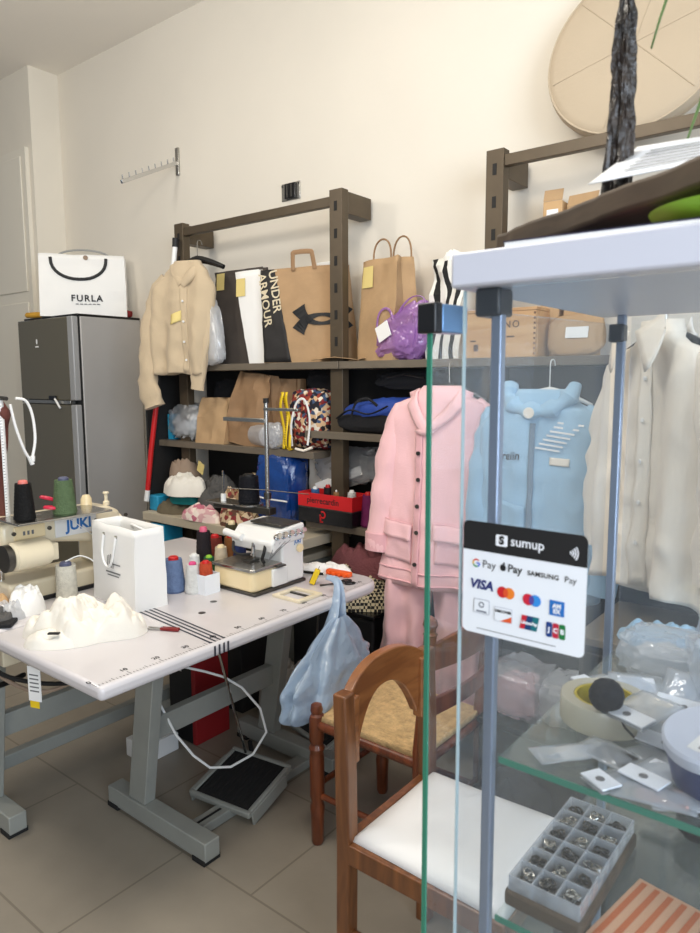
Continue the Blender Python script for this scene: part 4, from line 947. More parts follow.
C((-2.235, 1.105, TZ + .2935), .034, .135, thread((13, 13, 14), 'black2'), mat('core_salmon', (220, 120, 110), .4), 'black thread cone with salmon top on the left of machine top tray', group=g2)
C((-2.235, 1.245, TZ + .2935), .040, .130, thread((86, 106, 74), 'sage'), mat('core_slate', (80, 84, 110), .4), 'sage green thread cone on the right of machine top tray', group=g2)
r = T('scissors', 'red handled scissors lying between the cones on the lockstitch machine', 'scissors', (-2.27, 1.18, TZ + .294), radians(80))
for s in (-1, 1): MB().tube([(.035 + .028 * cos(a), s * .016 + .016 * sin(a), .006 + (.028 if s > 0 else .012) * (1 + sin(a * .5))) for a in [2 * pi * k / 14 for k in range(15)]], .006, 8).build('finger_loop', mat('scissor_red', (206, 40, 70), .35), r)
box('blade', STEEL, r, -.09, .0, -.006, .006, .004, .008, .001)
C((-2.215, 1.225, TZ), .036, .135, thread((204, 200, 186), 'pale_grey'), mat('core_slate2', (84, 88, 116), .4), 'pale grey thread spool standing in front of lockstitch machine', group=None, taper=.9)
MBt = MB().tube([(-2.215, 1.225, TZ + .135), (-2.19, 1.27, TZ + .15), (-2.18, 1.32, TZ + .11), (-2.19, 1.34, TZ + .03)], .0022, 6).build('loose_thread', WHITE, None)
tag(MBt, 'white thread end curling away from the pale grey spool', 'thread')
# clutter at left near corner of table 2
for (x, y, z, rx, ry, h, m, sd, lb) in ((-2.22, 1.085, 0, .075, .055, .10, WPAPER, 111, 'white folded paper piece beside lockstitch machine, left of spool'), (-2.20, 1.02, 0, .06, .04, .055, CLEARW, 112, 'small clear plastic packet at the left table end'), (-2.27, 1.0, 0, .05, .05, .09, CARD, 113, 'small beige cardboard scrap at the left table end'), (-2.18, .975, 0, .05, .04, .045, CLOTHG, 114, 'grey cloth offcut at the left table end'), (-2.25, .95, 0, .06, .04, .05, CLEARW, 115, 'crumpled clear wrapper at nearest left corner of table')):
    o = heap(rx, ry, h, sd, nu=36, nv=14, amp=.4).build('scrap', m, None); tag(place(o, (x, y, TZ + .0005)), lb, 'scrap')
o = MB().box(-.085, .085, -.035, .035, 0, .012).build('black_pouch', BLACKF, None, bevel=.004); tag(place(o, (-2.17, .93, TZ + .0005), radians(48)), 'flat black case lying along the left near table edge', 'case')
# hanging tape and cloth at the left edge
r = T('tape_stand', 'dark thread stand pole on left table with cloth and measuring tape hung on it', 'stand', (-2.50, 1.10, TZ))
MB().cyl((0, 0, 0), (0, 0, .78), .009, n=12).build('pole', STEELD, r); MB().cyl((0, 0, 0), (0, 0, .012), .03, n=18).build('base', STEELD, r)
MB().tube([(0, 0, .70), (.16, .02, .69)], .007, 8).build('arm', STEELD, r)
r = T('hanging_cloth', 'maroon cloth hung from the pole at the left edge', 'cloth', (-2.425, 1.13, 1.44))
sleeve(r, 'drape', [(.0, 0, .0), (.01, 0, -.05), (-.01, 0, -.14), (-.02, 0, -.30), (-.02, 0, -.45)], [.02, .045, .03, .03, .025], MAROON, 121, ell=.7, amp=.008)
r = T('measuring_tape', 'white measuring tape hanging straight down at the left edge', 'measuring tape', (-2.37, 1.115, 1.44))
MB().grid(lambda u, v: (.0, -.008 + .016 * u, -.52 * v + .004), 1, 16).build('tape_strip', WHITE, r, solid=.001)
art('tick_marks', INK, r, [rect2d(-.007, -.001 + .003 * (k % 5 == 0), -.005 - .01 * k, -.0035 - .01 * k) for k in range(50)], lambda a, b: (.0009, a, b))
r = T('looped_drawstring', 'white looped cord hanging beside the maroon cloth', 'cord', (-2.37, 1.165, 1.44))
MB().tube([(0, 0, 0), (.0, .035, -.01), (.0, .055, -.06), (0, .06, -.14), (0, .048, -.20)], .005, 8).build('strand', WHITE, r); MB().tube([(0, -.02, -.02), (0, -.005, -.10), (0, .02, -.18), (0, .04, -.215)], .005, 8).build('strand', WHITE, r)
MB().tube([(0, .048, -.20), (0, .046, -.22)], .008, 8).build('cord_end', WHITE, r); MB().tube([(0, .036, -.205), (0, .045, -.23)], .008, 8).build('cord_end', WHITE, r)

# plastic bag hung from table end
r = T('plastic_bag', 'pale blue plastic carrier bag hanging from the ruler table far end', 'plastic bag', (-1.475, 1.80, .745), radians(6))
mb = MB()
def pb(u, v):
    a = 2 * pi * u; z = -.305 * v
    wy = .03 + .19 * min(1, (v / .55)) ** .8; 
    if v > .8: wy *= sqrt(max(0.0, 1 - ((v - .8) / .2) ** 2)) * .9 + .1
    wx = (.015 + .05 * min(1, v / .5)) * (1 if v < .8 else sqrt(max(0, 1 - ((v - .8) / .2) ** 2)) * .9 + .1)
    cy = -.01 - .10 * v
    pl_ = 1 + .16 * sin(9 * a + 3 * N3(cos(a), sin(a), v * 2, 5)) * (1 - .5 * v) + .12 * ridge(cos(a) * 2, sin(a) * 2, v * 4, 6)
    return (wx * cos(a) * pl_, cy + wy * sin(a) * pl_, z - .05)
mb.grid(pb, 72, 30, True); mb.f.append(tuple(30 * 72 + k for k in range(72))); mb.build('film', BAGBLUE, r, angle=80)
blob(.045, .11, .085, 131, .2, 2.4, .8).build('contents', mat('pale_cloth', (206, 214, 224), .8), r).location = (0, -.06, -.34)
for s in (-1, 1):
    MB().tube([(-.01, -.02 + .035 * s, -.10), (-.012, .01 + .02 * s, -.02), (-.03, .035 + .008 * s, .052), (-.085, .05, .058)], [.028, .018, .011, .009], 10, ell=.4).build('handle', BAGBLUE, r)

# ================================================================ HANGING CLOTHES
def shelf_hook(n_, lab, x, y, z, rz, w, m=BLACKG, hk=.10): return hanger(n_, lab, (x, y, z), rz, w, STEEL, m, hook=hk)
hanger('clothes_hanger', 'dark grey hanger carrying the pink jacket below the top shelf', (-1.365, 2.33, 1.48), radians(6), .15, hook=.085)
r = T('suit_jacket', 'pink collarless jacket with flap pockets hung on the shelf front', 'jacket', (-1.365, 2.28, 1.445), radians(7))
prof = [(.03, .07, .035, 0), (-.0, .10, .05, 0), (-.045, .185, .055, 0), (-.10, .205, .06, 0), (-.30, .200, .065, -.0), (-.52, .215, .075, -.01), (-.735, .235, .085, -.02)]
fr = garment(r, 'jacket_body', prof, PINK, 141, fold=.020, nf=5)
sleeve(r, 'sleeve', [(-.13, 0, -.035), (-.17, 0, -.075), (-.205, -.01, -.22), (-.23, -.02, -.40), (-.25, -.03, -.58), (-.252, -.03, -.62)], [.022, .05, .06, .058, .055, .055], PINK, 142, ell=.75, amp=.008)
sleeve(r, 'sleeve', [(.13, 0, -.035), (.17, 0, -.075), (.215, -.0, -.25), (.22, -.01, -.46), (.205, -.02, -.64)], [.022, .05, .062, .06, .056], PINK, 143, ell=.75, amp=.008)
for i in range(2):  # cuffs
    c = ((-.252, -.03, -.57), (.208, -.02, -.60))[i]; MB().tube([(c[0], c[1], c[2] + .02), (c[0], c[1], c[2] - .05)], [.059, .061], 22, ell=.75).build('cuff', PINKD, r)
# front edge, collar bands, buttons, pockets, hem bands
patch(r, 'front_band', PINKD, -.075, -.045, -.73, -.12, fr, .006, .006, 4, 24)
def collar(sx, seed):
    def f(u, v):
        t = u; x = sx * (.085 - .03 * t - .075 * t * t) - .06 * t * t * (1 if sx > 0 else .3); z = .02 - .16 * t
        dx = sx * .045 * v
        return (x + dx, fr(x + dx, min(.02, z)) - .010 - .006 * sin(pi * v), z - .015 * v)
    return f
for sx in (-1, 1):
    MB().grid(collar(sx, 1), 14, 5).build('collar', PINK, r, solid=.006, angle=60)
for z in (-.22, -.32, -.42, -.52, -.64):
    y = fr(-.058, z) - .012; MB().cyl((-.058, y, z), (-.058, y - .005, z), .008, n=14).build('button', STEELD, r)
for (a, b, z, sk) in ((-.225, -.085, -.50, -.015), (.015, .175, -.50, -.02)):
    patch(r, 'pocket', PINK, a + .005, b - .005, z - .14, z, fr, .007, .005, 12, 10, sk)
    patch(r, 'pocket_flap', PINK, a, b, z - .05, z + .01, fr, .012, .006, 12, 6, sk, lift=.010)
    MB().tube([(a + (b - a) * k / 10, fr(a + (b - a) * k / 10, z + .012) - .013, z + .012 + sk * (k / 10 - .5)) for k in range(11)], .003, 6).build('flap_trim', PINKD, r)
for z in (-.675, -.72):
    pts = []
    for k in range(25):
        hw, hd, cx = lerp_prof(prof, z); x = cx - hw * .97 + 1.94 * hw * k / 24; pts.append((x, fr(x, z) - .003, z))
    MB().tube(pts, .0035, 6).build('hem_trim', PINKD, r)
r = T('trousers', 'pink wide leg trousers hanging below the pink jacket', 'trousers', (-1.40, 2.28, .80), radians(7))
for sx, cx0, cx1 in ((-1, -.09, -.14), (1, .10, .12)):
    garment(r, 'trouser_leg', [(.12, .095, .05, cx0), (0, .10, .055, cx0), (-.25, .098, .06, (cx0 + cx1) / 2), (-.60, .105, .062, cx1)], PINK, 145 + sx, fold=.034, nf=9, nseg=60)
garment(r, 'waistband', [(.19, .17, .04, 0), (.15, .18, .045, 0), (.09, .205, .052, 0)], PINKD, 147, fold=.004, rows=8)
# hoodie
hanger('clothes_hanger', 'white wire hanger carrying the light blue hoodie', (-.955, 2.30, 1.475), radians(-4), .15, hook=.09, mhook=WHITE, mbar=WHITE, thick=.006)
r = T('hoodie', 'light blue zip jacket with small dark lettering, hung behind the display glass', 'jacket', (-.955, 2.25, 1.445), radians(-2))
prof = [(.02, .085, .05, 0), (-.02, .12, .06, 0), (-.06, .19, .065, 0), (-.12, .225, .07, 0), (-.32, .215, .075, 0), (-.55, .225, .08, 0), (-.68, .21, .075, 0)]
fr = garment(r, 'jacket_body', prof, BLUEL, 151, fold=.024, nf=6)
for sx in (-1, 1): sleeve(r, 'sleeve', [(sx * .14, 0, -.045), (sx * .18, 0, -.09), (sx * .215, 0, -.25), (sx * .23, -.01, -.45), (sx * .225, -.015, -.64)], [.025, .052, .062, .058, .05], BLUEL, 152 + sx, ell=.75, amp=.010)
hb = []
for k in range(17):
    a = pi * (k / 16); hb.append((-.115 * cos(a), -.05 * sin(a) ** .6 - .012, .035 - .085 * sin(a) ** .8))
MB().tube(hb, [.028 + .008 * sin(k * 1.9) for k in range(17)], 12, ell=.8).build('hood', BLUEL, r)
patch(r, 'zip', BLUEL2, -.010, .008, -.66, -.09, fr, .005, .003, 3, 26)
art('lettering', INK, r, [xf(text2d('soreiin', .040, .0006, shear=.2), -.095, -.205, .08)], lambda a, b: (a, fr(a, b) - .006, b))
art('embroidery', WPAPER, r, [xf(rect2d(-.042, .042, -.003, .003), .125 - .012 * k, -.09 - .014 * k, -.1) for k in range(7)], lambda a, b: (a, fr(a, b) - .006, b))
patch(r, 'chest_patch', SHIRTC, .06, .13, -.225, -.20, fr, .005, .003, 6, 4)
patch(r, 'kangaroo_pocket', BLUEL, -.15, -.015, -.50, -.36, fr, .008, .004, 10, 8, -.02)
patch(r, 'pocket_zip', BLUEL2, .07, .082, -.54, -.45, fr, .006, .003, 2, 8)
MB().cyl((0, fr(0, -.06) - .04, -.055), (0, fr(0, -.06) - .045, -.055), .018, n=16).build('neck_label', SHIRTC, r)
# right hanging shirts on a rail
rr_ = T('clothes_rail', 'black wall mounted clothes rail holding the white shirts on the right', 'rail', (0, 2.02, 1.735))
MB().tube([(-.72, 0, 0), (.7, 0, 0)], .012, 12).build('rod', BLACK, rr_)
for x in (-.03, .62): MB().tube([(x, 0, 0), (x, YW - 2.02, 0)], .012, 10).build('wall_arm', BLACK, rr_)
def shirt(lab, hl, x, y, rz, m, seed, top=1.60, sc=1.0, open_=True):
    hanger('clothes_hanger', hl, (x, y, top + .03), rz, .17 * sc, hook=.115, group=None)
    r = T('shirt', lab, 'shirt', (x, y - .03, top), rz)
    prof = [(.05, .06, .035, 0), (.0, .075, .038, 0), (-.035, .16, .038, 0), (-.09, .215, .04, 0), (-.3, .215, .042, 0), (-.67, .235, .045, 0)]
    fr = garment(r, 'shirt_body', prof, m, seed, fold=.034, nf=7)
    for sx in (-1, 1): sleeve(r, 'sleeve', [(sx * .13, 0, -.03), (sx * .18, 0, -.08), (sx * .22, -.005, -.22), (sx * .24, -.01, -.42), (sx * .235, -.02, -.60)], [.02, .048, .06, .055, .045], m, seed + sx, ell=.6, amp=.014)
    for sx in (-1, 1):
        MB().grid(lambda u, v: (sx * (.075 * (1 - u) ** .7 + .06 * v * u ** .5 + .012), -.055 - .035 * u - .01 * v, .07 - .05 * u - .07 * v * (.5 + u)), 8, 5).build('collar', m, r, solid=.004, angle=60)
    patch(r, 'placket', m, -.018, .018, -.66, -.03, fr, .006, .003, 4, 24)
    for k in range(5): z = -.10 - .11 * k; y_ = fr(0, z) - .011; MB().cyl((0, y_, z), (0, y_ - .003, z), .006, n=10).build('button', WPAPER, r)
    return r
shirt('cream white collared shirt hanging beside the light blue hoodie', 'black hanger in the cream white collared shirt', -.515, 2.0, radians(-38), SHIRTC, 161, 1.60)
shirt('bright white shirt overlapping the cream shirt at the right edge', 'black hanger in the bright white shirt, right edge', -.355, 2.03, radians(-42), SHIRTW, 165, 1.59)
shirt('white shirt farthest right on the clothes rail', 'black hanger in the farthest right white shirt', -.195, 2.02, radians(-40), SHIRTW, 169, 1.585)
o = heap(.12, .06, .06, 171).build('blue_cloth', BLUEL, None)
tag(place(o, (-.42, 1.80, .842)), 'light blue cloth lying on the cabinet top under white shirts', 'cloth')
r = T('storage_cabinet', 'low dark cabinet behind the display case under the hanging shirts', 'cabinet', (-.36, 1.90, 0)); box('cabinet_body', PANEL, r, -.26, .40, -.16, .18, 0, .82, .004); box('cabinet_top', DECK, r, -.27, .41, -.17, .19, .82, .841, .003); box('door', BLACK, r, -.25, .06, -.17, -.16, .04, .80, .004); box('door', BLACK, r, .07, .39, -.17, -.16, .04, .80, .004)
r = T('plastic_bag', 'frosted plastic bag on the dark cabinet, right of blue cloth', 'plastic bag', (-.24, 1.86, .8415)); blob(.12, .07, .06, 172, .17, 2.8).build('film', CLEARW, r)
# pile of bags behind case
r = T('storage_box', 'dark grey box on the floor right of the rush seated chair', 'box', (-.83, 2.06, 0)); box('box_body', PANEL, r, -.16, .17, -.16, .14, 0, .42, .008); box('lid', BLACK, r, -.165, .175, -.165, .145, .42, .44, .005)
for (x, y, rx, ry, rz_, m, m2, sd, lb) in ((-.90, 2.0, .10, .09, .085, CLEAR, PINK, 181, 'clear plastic bag of pink cloth on the dark grey box'), (-.76, 2.03, .085, .09, .075, CLEARW, WPAPER, 182, 'milky plastic bag with white label beside the bag of pink cloth')):
    r = T('plastic_bag', lb, 'plastic bag', (x, y, .4405)); blob(rx, ry, rz_, sd, .17, 2.8).build('film', m, r); blob(rx * .75, ry * .75, rz_ * .7, sd + 5, .2, 2.6).build('contents', m2, r)
r = T('tote_bag', 'black soft bag slumped on the floor beside the rush chair', 'bag', (-.82, 1.76, 0), radians(10)); blob(.13, .12, .17, 184, .15, 2, .7).build('body', BLACKF, r); MB().tube([(-.07, -.1, .30), (-.03, -.13, .20), (.04, -.13, .19), (.08, -.1, .30)], .008, 8).build('handle', BLACKF, r)

# ================================================================ CHAIRS
r = T('wooden_chair', 'rush seated wooden chair with turned legs beside the overlock table', 'chair', (-1.205, 1.775, 0))
X0, X1, Y0, Y1 = -.195, .195, -.185, .175   # front is -x
leg_prof = [(.016, 0), (.020, .01), (.022, .10), (.024, .13), (.019, .15), (.024, .165), (.024, .30), (.021, .315), (.026, .33), (.019, .345), (.024, .355), (.024, .44), (.018, .447), (.021, .458), (.017, .475), (.003, .481)]
for x, y in ((X0, Y0), (X0, Y1)): MB().lathe(leg_prof, 20, (x, y, 0)).build('leg', WOODR, r)
for x, y in ((X1, Y0), (X1, Y1)):
    MB().tube([(x, y, 0), (x, y, .45), (x + .015, y, .62), (x + .03, y, .80)], [.018, .022, .020, .018], 16).build('back_post', WOODR, r)
    MB().lathe([(.016, 0), (.021, .006), (.012, .014), (.016, .022), (.022, .034), (.018, .048), (.004, .058)], 16, (x + .03, y, .797)).build('finial', WOODR, r)
for y in (Y0, Y1):
    MB().tube([(X0, y, .41), (X1, y, .41)], .017, 12).build('seat_rail', WOODR, r)
    MB().tube([(X0, y, .17), (X1, y, .17)], .010, 10).build('stretcher', WOODR, r)
for x in (X0, X1):
    MB().tube([(x, Y0, .405), (x, Y1, .405)], .016, 12).build('seat_rail', WOODR, r); MB().tube([(x, Y0, .20), (x, Y1, .20)], .010, 10).build('stretcher', WOODR, r)
for z, h in ((.56, .05), (.70, .075)):
    def sl(u, v): return (X1 + .018 + .03 * sin(pi * u) + (z - .45) * .08, Y0 + (Y1 - Y0) * u, z + h * v + .02 * sin(pi * u) * (v if h > .06 else .4))
    MB().grid(sl, 14, 4).build('back_slat', WOODR, r, solid=.014, off=0, bevel=.003)
def rs(u, v):
    x = X0 - .005 + (X1 - X0 + .01) * u; y = Y0 - .005 + (Y1 - Y0 + .01) * v; a = (2 * u - 1); b = (2 * v - 1); k = max(abs(a), abs(b))
    rid = .0022 * sin(k * 80); return (x, y, .44 + .010 * (1 - k ** 4) * -.6 + rid - (.012 if k > .985 else 0))
MB().grid(rs, 80, 76).build('rush_seat', RUSH, r, solid=.012, off=-1, angle=80)

r = T('wooden_chair', 'chestnut wooden chair with arched back and white padded seat', 'chair', (-.95, 1.357, 0))
HY = .175
for s in (-1, 1):
    y = s * HY
    o = MB().prism([(-.022, 0), (.016, 0), (.020, .42), (.018, .60), (.010, .79), (-.026, .79), (-.022, .60), (-.018, .42)], y - .019, y + .019, lambda a, b, h: (a, h, b)).build('back_post', WOODC, r, bevel=.005)
n = 22; outer = [(-HY + .022 - .044, .785)]; ptsO = []; ptsI = []
for k in range(n + 1):
    t = -1 + 2 * k / n; y = t * (HY - .018); ptsO.append((y, 0.785 + .046 * (1 - abs(t) ** 2.6)))
yi = HY - .044
for k in range(n + 1):
    t = 1 - 2 * k / n; y = t * yi; ptsI.append((y, .625 + .125 * (1 - abs(t) ** 2.4)))
poly = [(-HY + .022, .60)] + [(-HY + .022, .78)] + ptsO + [(HY - .022, .78), (HY - .022, .60)] + [(yi, .61)] + ptsI + [(-yi, .61)]
mb = MB(); nO = len(ptsO)
# build the arched rail as quads between outer and inner curves
def arch(u, v, x):
    k = u * n; i = min(n - 1, int(k)); f_ = k - i
    po = Vector(ptsO[i]).lerp(Vector(ptsO[i + 1]), f_); pi_ = Vector(ptsI[n - i]).lerp(Vector(ptsI[n - i - 1]), f_); q = pi_.lerp(po, v)
    cv = -.02 * (1 - (q.x / HY) ** 2)
    return (x + cv - .008, q.x, q.y)
nA = 22; nB = 6
for x in (-.013, .013): mb.grid(lambda u, v: arch(u, v, x), nA, nB)
w_ = nA + 1; tot = w_ * (nB + 1)
for i in range(nA):
    mb.f.append((i, i + 1, tot + i + 1, tot + i)); a = nB * w_ + i; mb.f.append((a, a + 1, tot + a + 1, tot + a))
for j in range(nB):
    for i in (0, nA): a = j * w_ + i; mb.f.append((a, a + w_, tot + a + w_, tot + a))
mb.build('arched_back', WOODA, r, bevel=.004, angle=50)
for s in (-1, 1):  # shoulder blocks joining rail to the posts
    box('back_block', WOODA, r, -.022, .008, s * (HY - .030) - .012, s * (HY - .030) + .012, .61, .775, .005)
box('apron', WOODC, r, .0, .40, -HY - .018, -HY + .006, .385, .435, .004); box('apron', WOODC, r, .0, .40, HY - .006, HY + .018, .385, .435, .004)
box('apron', WOODC, r, -.015, .010, -HY, HY, .385, .435, .004); box('apron', WOODC, r, .385, .41, -HY - .02, HY + .02, .385, .435, .004)
for s in (-1, 1): MB().tube([(.385, s * (HY + .0), 0), (.385, s * HY, .42)], [.016, .021], 14).build('leg', WOODC, r)
def cu(u, v):
    x = .012 + .395 * u; y = (-1 + 2 * v) * (HY + .002 + .012 * u); k = max(abs(2 * u - 1), abs(2 * v - 1)); return (x, y, .437 + .036 * (1 - k ** 7) + .003 * N3(u * 3, v * 3, 1))
MB().grid(cu, 30, 30).build('seat_pad', SEATW, r, solid=.006, off=-1, angle=80)
for y in (-.1, .1): MB().tube([(.0, s * HY, .20), (.385, s * HY, .20)], .010, 10)
for s in (-1, 1): MB().tube([(0, s * HY, .20), (.385, s * HY, .20)], .011, 10).build('stretcher', WOODC, r)

# ================================================================ DISPLAY CASE
r = T('display_case', 'tall glass display case with white top at the right foreground', 'display case', (0, 0, 0))
CX0, CX1, CY0, CY1 = -.318, .70, .60, .985
CZ = 1.584
box('lid', LIDW, r, -.343, CX1 + .03, .585, 1.005, CZ, CZ + .032, .003)
box('plinth', LIDW, r, -.34, CX1 + .02, .60, 1.0, 0, .32, .004)
for x, y in ((CX0 + .012, CY0 + .012), (CX0 + .012, CY1 - .012), (CX1 - .01, CY0 + .012), (CX1 - .01, CY1 - .012)):
    box('post', POST, r, x - .0055, x + .0055, y - .0055, y + .0055, .32, CZ, .002)
box('corner_clamp', CLAMP, r, CX0 - .008, CX0 + .018, CY0 + .001, CY0 + .03, CZ - .026, CZ, .003)
box('corner_clamp', CLAMP, r, CX0 - .002, CX0 + .018, CY1 - .024, CY1 - .004, CZ - .036, CZ - .012, .003)
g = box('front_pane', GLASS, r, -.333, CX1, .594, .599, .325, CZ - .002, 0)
box('glass_edge', mat('glass_edge_pale', (186, 204, 206), .2, trans=.2), g, -.3342, -.333, .594, .599, .325, CZ - .002, 0)
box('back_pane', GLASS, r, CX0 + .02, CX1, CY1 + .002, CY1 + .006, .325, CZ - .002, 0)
# side door swung slightly open, hinged on the rear post
dr = T('side_door', '', '', (CX0 - .0, CY1 - .02, 0), radians(-9.3)); 
for k_ in ('label', 'category'): del dr[k_]
dr.parent = r
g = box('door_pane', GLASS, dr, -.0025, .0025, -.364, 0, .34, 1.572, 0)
box('glass_edge', GLEDGE, g, -.0028, .0028, -.3665, -.364, .34, 1.572, 0)
# SHELVES
for z, nm in ((1.127, 'glass_shelf'), (.955, 'glass_shelf'), (.62, 'glass_shelf')):
    g = box(nm, GLASSS, r, CX0 + .026, CX1 - .02, CY0 + .006, CY1 - .01, z - .006, z, 0)
    box('glass_edge', GLEDGE, g, CX0 + .026, CX1 - .02, CY0 + .0045, CY0 + .006, z - .0062, z + .0002, 0)
# lock on the swung door: a part of the door
lk = box('lock', LOCKB, dr, -.012, .010, -.358, -.318, 1.546, 1.574, .002); box('lock_cap', CLAMP, dr, -.013, .011, -.3705, -.358, 1.545, 1.575, .002)
# payment sticker on the front pane
r = T('payment_sticker', 'black and white card payment sticker stuck on the display case glass', 'sticker', (-.268, .5938, 1.309))
SW, SH = .061, .0555
art('white_panel', WCARD, r, [rect2d(-SW, SW, -SH, SH, .006)], lambda a, b: (a, -.0003, b))
v_, f_ = rect2d(-SW, SW, SH - .0285, SH, .006)
v_ = [((-SW if x < 0 else SW) if y < SH - .02 else x, SH - .0285 if y < SH - .02 else y) for x, y in v_]
art('black_header', INK, r, [(v_, f_)], lambda a, b: (a, -.0005, b))
S_ = lambda n_, m, sh, y=-.0008: art(n_, m, r, sh, lambda a, b: (a, y, b))
SWH = mat('print_white', (240, 242, 248), .5)
S_('lettering', SWH, [xf(text2d('sumup', .0125, .00015), .005, .0405), rect2d(-.0265, -.0145, .0345, .0455, .0015)])
S_('emblem', INK, [xf(text2d('S', .0105, .0006), -.0205, .040)], -.0011)
S_('contactless_waves', SWH, [arcband(.044, .0385, rr__, -40, 40, .0012, .0012, 8) for rr__ in (.002, .0042, .0064, .0086)])
S_('lettering', INK, [xf(text2d('Pay', .0105, .0), -.033, .0145)]); S_('lettering', INK, [xf(text2d('Pay', .0105, .0002), -.0065, .0145), disc2d(-.0185, .0143, .0030, 16, .0034), disc2d(-.0175, .0185, .0010, 10)])
S_('lettering', INK, [xf(text2d('SAMSUNG', .0062, .00015, 1.08), .0210, .0135), xf(text2d('Pay', .0082), .0465, .0135)]); S_('fine_print', INKG, [rect2d(-.045, .035, -.0505, -.0498)])
PR = lambda nm, c: mat('print_' + nm, c, .5)
S_('letter_g', PR('blue', (66, 110, 220)), [arcband(-.0465, .0145, .0035, -60, 0, .0014, .0014, 8), rect2d(-.0465, -.043, .0138, .0152)]); S_('letter_g', PR('green', (60, 150, 90)), [arcband(-.0465, .0145, .0035, 200, 300, .0014, .0014, 8)]); S_('letter_g', PR('yellow', (230, 180, 40)), [arcband(-.0465, .0145, .0035, 150, 200, .0014, .0014, 6)]); S_('letter_g', PR('red', (214, 60, 50)), [arcband(-.0465, .0145, .0035, 40, 150, .0014, .0014, 8)])
S_('lettering', PR('navy', (26, 40, 110)), [xf(text2d('VISA', .0125, .0005, shear=.22), -.041, -.0065)])
S_('card_mark', PR('crimson', (206, 30, 40)), [disc2d(-.0185, -.0095, .0055)]); S_('card_mark', PR('amber', (236, 130, 40)), [disc2d(-.0115, -.0095, .0055)], -.001); S_('card_mark', PR('flame', (222, 80, 40)), [disc2d(-.015, -.0095, .0026, 20, .0042)], -.0012)
S_('card_mark', PR('crimson2', (206, 34, 60)), [disc2d(.0075, -.0115, .0055)]); S_('card_mark', PR('sky', (50, 140, 220)), [disc2d(.0145, -.0115, .0055)], -.001); S_('card_mark', PR('violet', (90, 70, 150)), [disc2d(.011, -.0115, .0024, 20, .0042)], -.0012)
S_('card_mark', PR('azure', (30, 110, 190)), [rect2d(.028, .042, -.0215, -.0075)]); S_('lettering', SWH, [xf(text2d('AM', .0055, .0003), .035, -.0125), xf(text2d('EX', .0055, .0003), .035, -.0175)], -.0011)
S_('card_frame', PR('grey', (176, 180, 190)), [rect2d(-.0485, -.0315, -.035, -.0205, .0015)]); S_('card_frame', WCARD, [rect2d(-.0478, -.0322, -.0343, -.0212, .0012)], -.001); S_('card_mark', PR('slate', (120, 124, 136)), [arcband(-.040, -.026, .0024, 0, 350, .0012, .0012, 16), rect2d(-.0455, -.0345, -.0335, -.0318)], -.0012)
S_('card_frame', PR('grey2', (190, 194, 204)), [rect2d(-.0265, -.008, -.0385, -.0245, .001)]); S_('card_frame', WCARD, [rect2d(-.026, -.0085, -.038, -.025, .001)], -.001); S_('lettering', INK, [xf(text2d('DISCOVER', .0036, .0002), -.0172, -.0285)], -.0012); S_('card_mark', PR('orange', (226, 90, 40)), [([(-.0085, -.038), (-.0085, -.032), (-.020, -.038)], [(0, 1, 2)])], -.0012)
S_('card_mark', PR('urd', (196, 30, 50)), [([(-.0005, -.0405), (.0045, -.0405), (.0068, -.027), (.0018, -.027)], [(0, 1, 2, 3)])]); S_('card_mark', PR('unv', (20, 60, 110)), [([(.0045, -.0405), (.0105, -.0405), (.0128, -.027), (.0068, -.027)], [(0, 1, 2, 3)])]); S_('card_mark', PR('uteal', (10, 110, 120)), [([(.0105, -.0405), (.0165, -.0405), (.0188, -.027), (.0128, -.027)], [(0, 1, 2, 3)])]); S_('lettering', SWH, [xf(text2d('UnionPay', .0042, .0002, shear=.2), .009, -.034)], -.0011)
for k_, (nm, c) in enumerate((('jb', (20, 60, 130)), ('jr', (190, 30, 60)), ('jg', (20, 120, 60)))): S_('card_mark', PR(nm, c), [rect2d(.0255 + .0062 * k_, .0312 + .0062 * k_, -.0425, -.0285, .0015)]); S_('lettering', SWH, [xf(text2d('JCB'[k_], .0062, .0003), .0283 + .0062 * k_, -.0355)], -.0011)
# inside the case: on the upper shelf (z 1.127)
ZS = 1.1275
r = T('tape_roll', 'wide clear adhesive tape roll standing on the upper glass shelf', 'tape roll', (-.235, .745, ZS), radians(10))
MB().lathe([(.033, 0), (.046, 0), (.047, .002), (.047, .026), (.046, .028), (.033, .028), (.0325, .026), (.0325, .002), (.033, 0)], 48).build('tape', TAPEC, r)
MB().lathe([(.0295, 0.0005), (.0322, .0005), (.0322, .0275), (.0295, .0275), (.0295, .0005)], 40).build('yellow_core', mat('core_yellow', (190, 170, 30), .5), r)
r = T('pompom_pin', 'black fuzzy pompom on a stem standing inside the tape roll', 'pompom', (-.222, .708, ZS))
b = blob(.0175, .0175, .0175, 191, .05, 6, 1.0); b.v = [(x, y, z + .028) for x, y, z in b.v]; b.build('pompom', BLACKF, r); MB().tube([(0, 0, 0), (0, 0, .03)], .0014, 8).build('stem', STEEL, r); MB().tube([(.008, 0, .034), (.02, .002, .015), (.034, .0, .006)], .0012, 6).build('cord', BLACK, r)
r = T('round_tub', 'navy blue tub with frosted white lid on the upper glass shelf', 'tub', (-.108, .672, ZS + .006), 0, rot=(radians(14), 0, radians(-20)))
MB().lathe([(.034, 0), (.037, .004), (.040, .03), (.041, .048)], 40).build('tub_body', NAVY, r); MB().lathe([(.0415, .042), (.0425, .044), (.0425, .053), (.040, .0555), (.001, .0555)], 40).build('lid', mat('lid_frost', (206, 212, 226), .4), r)
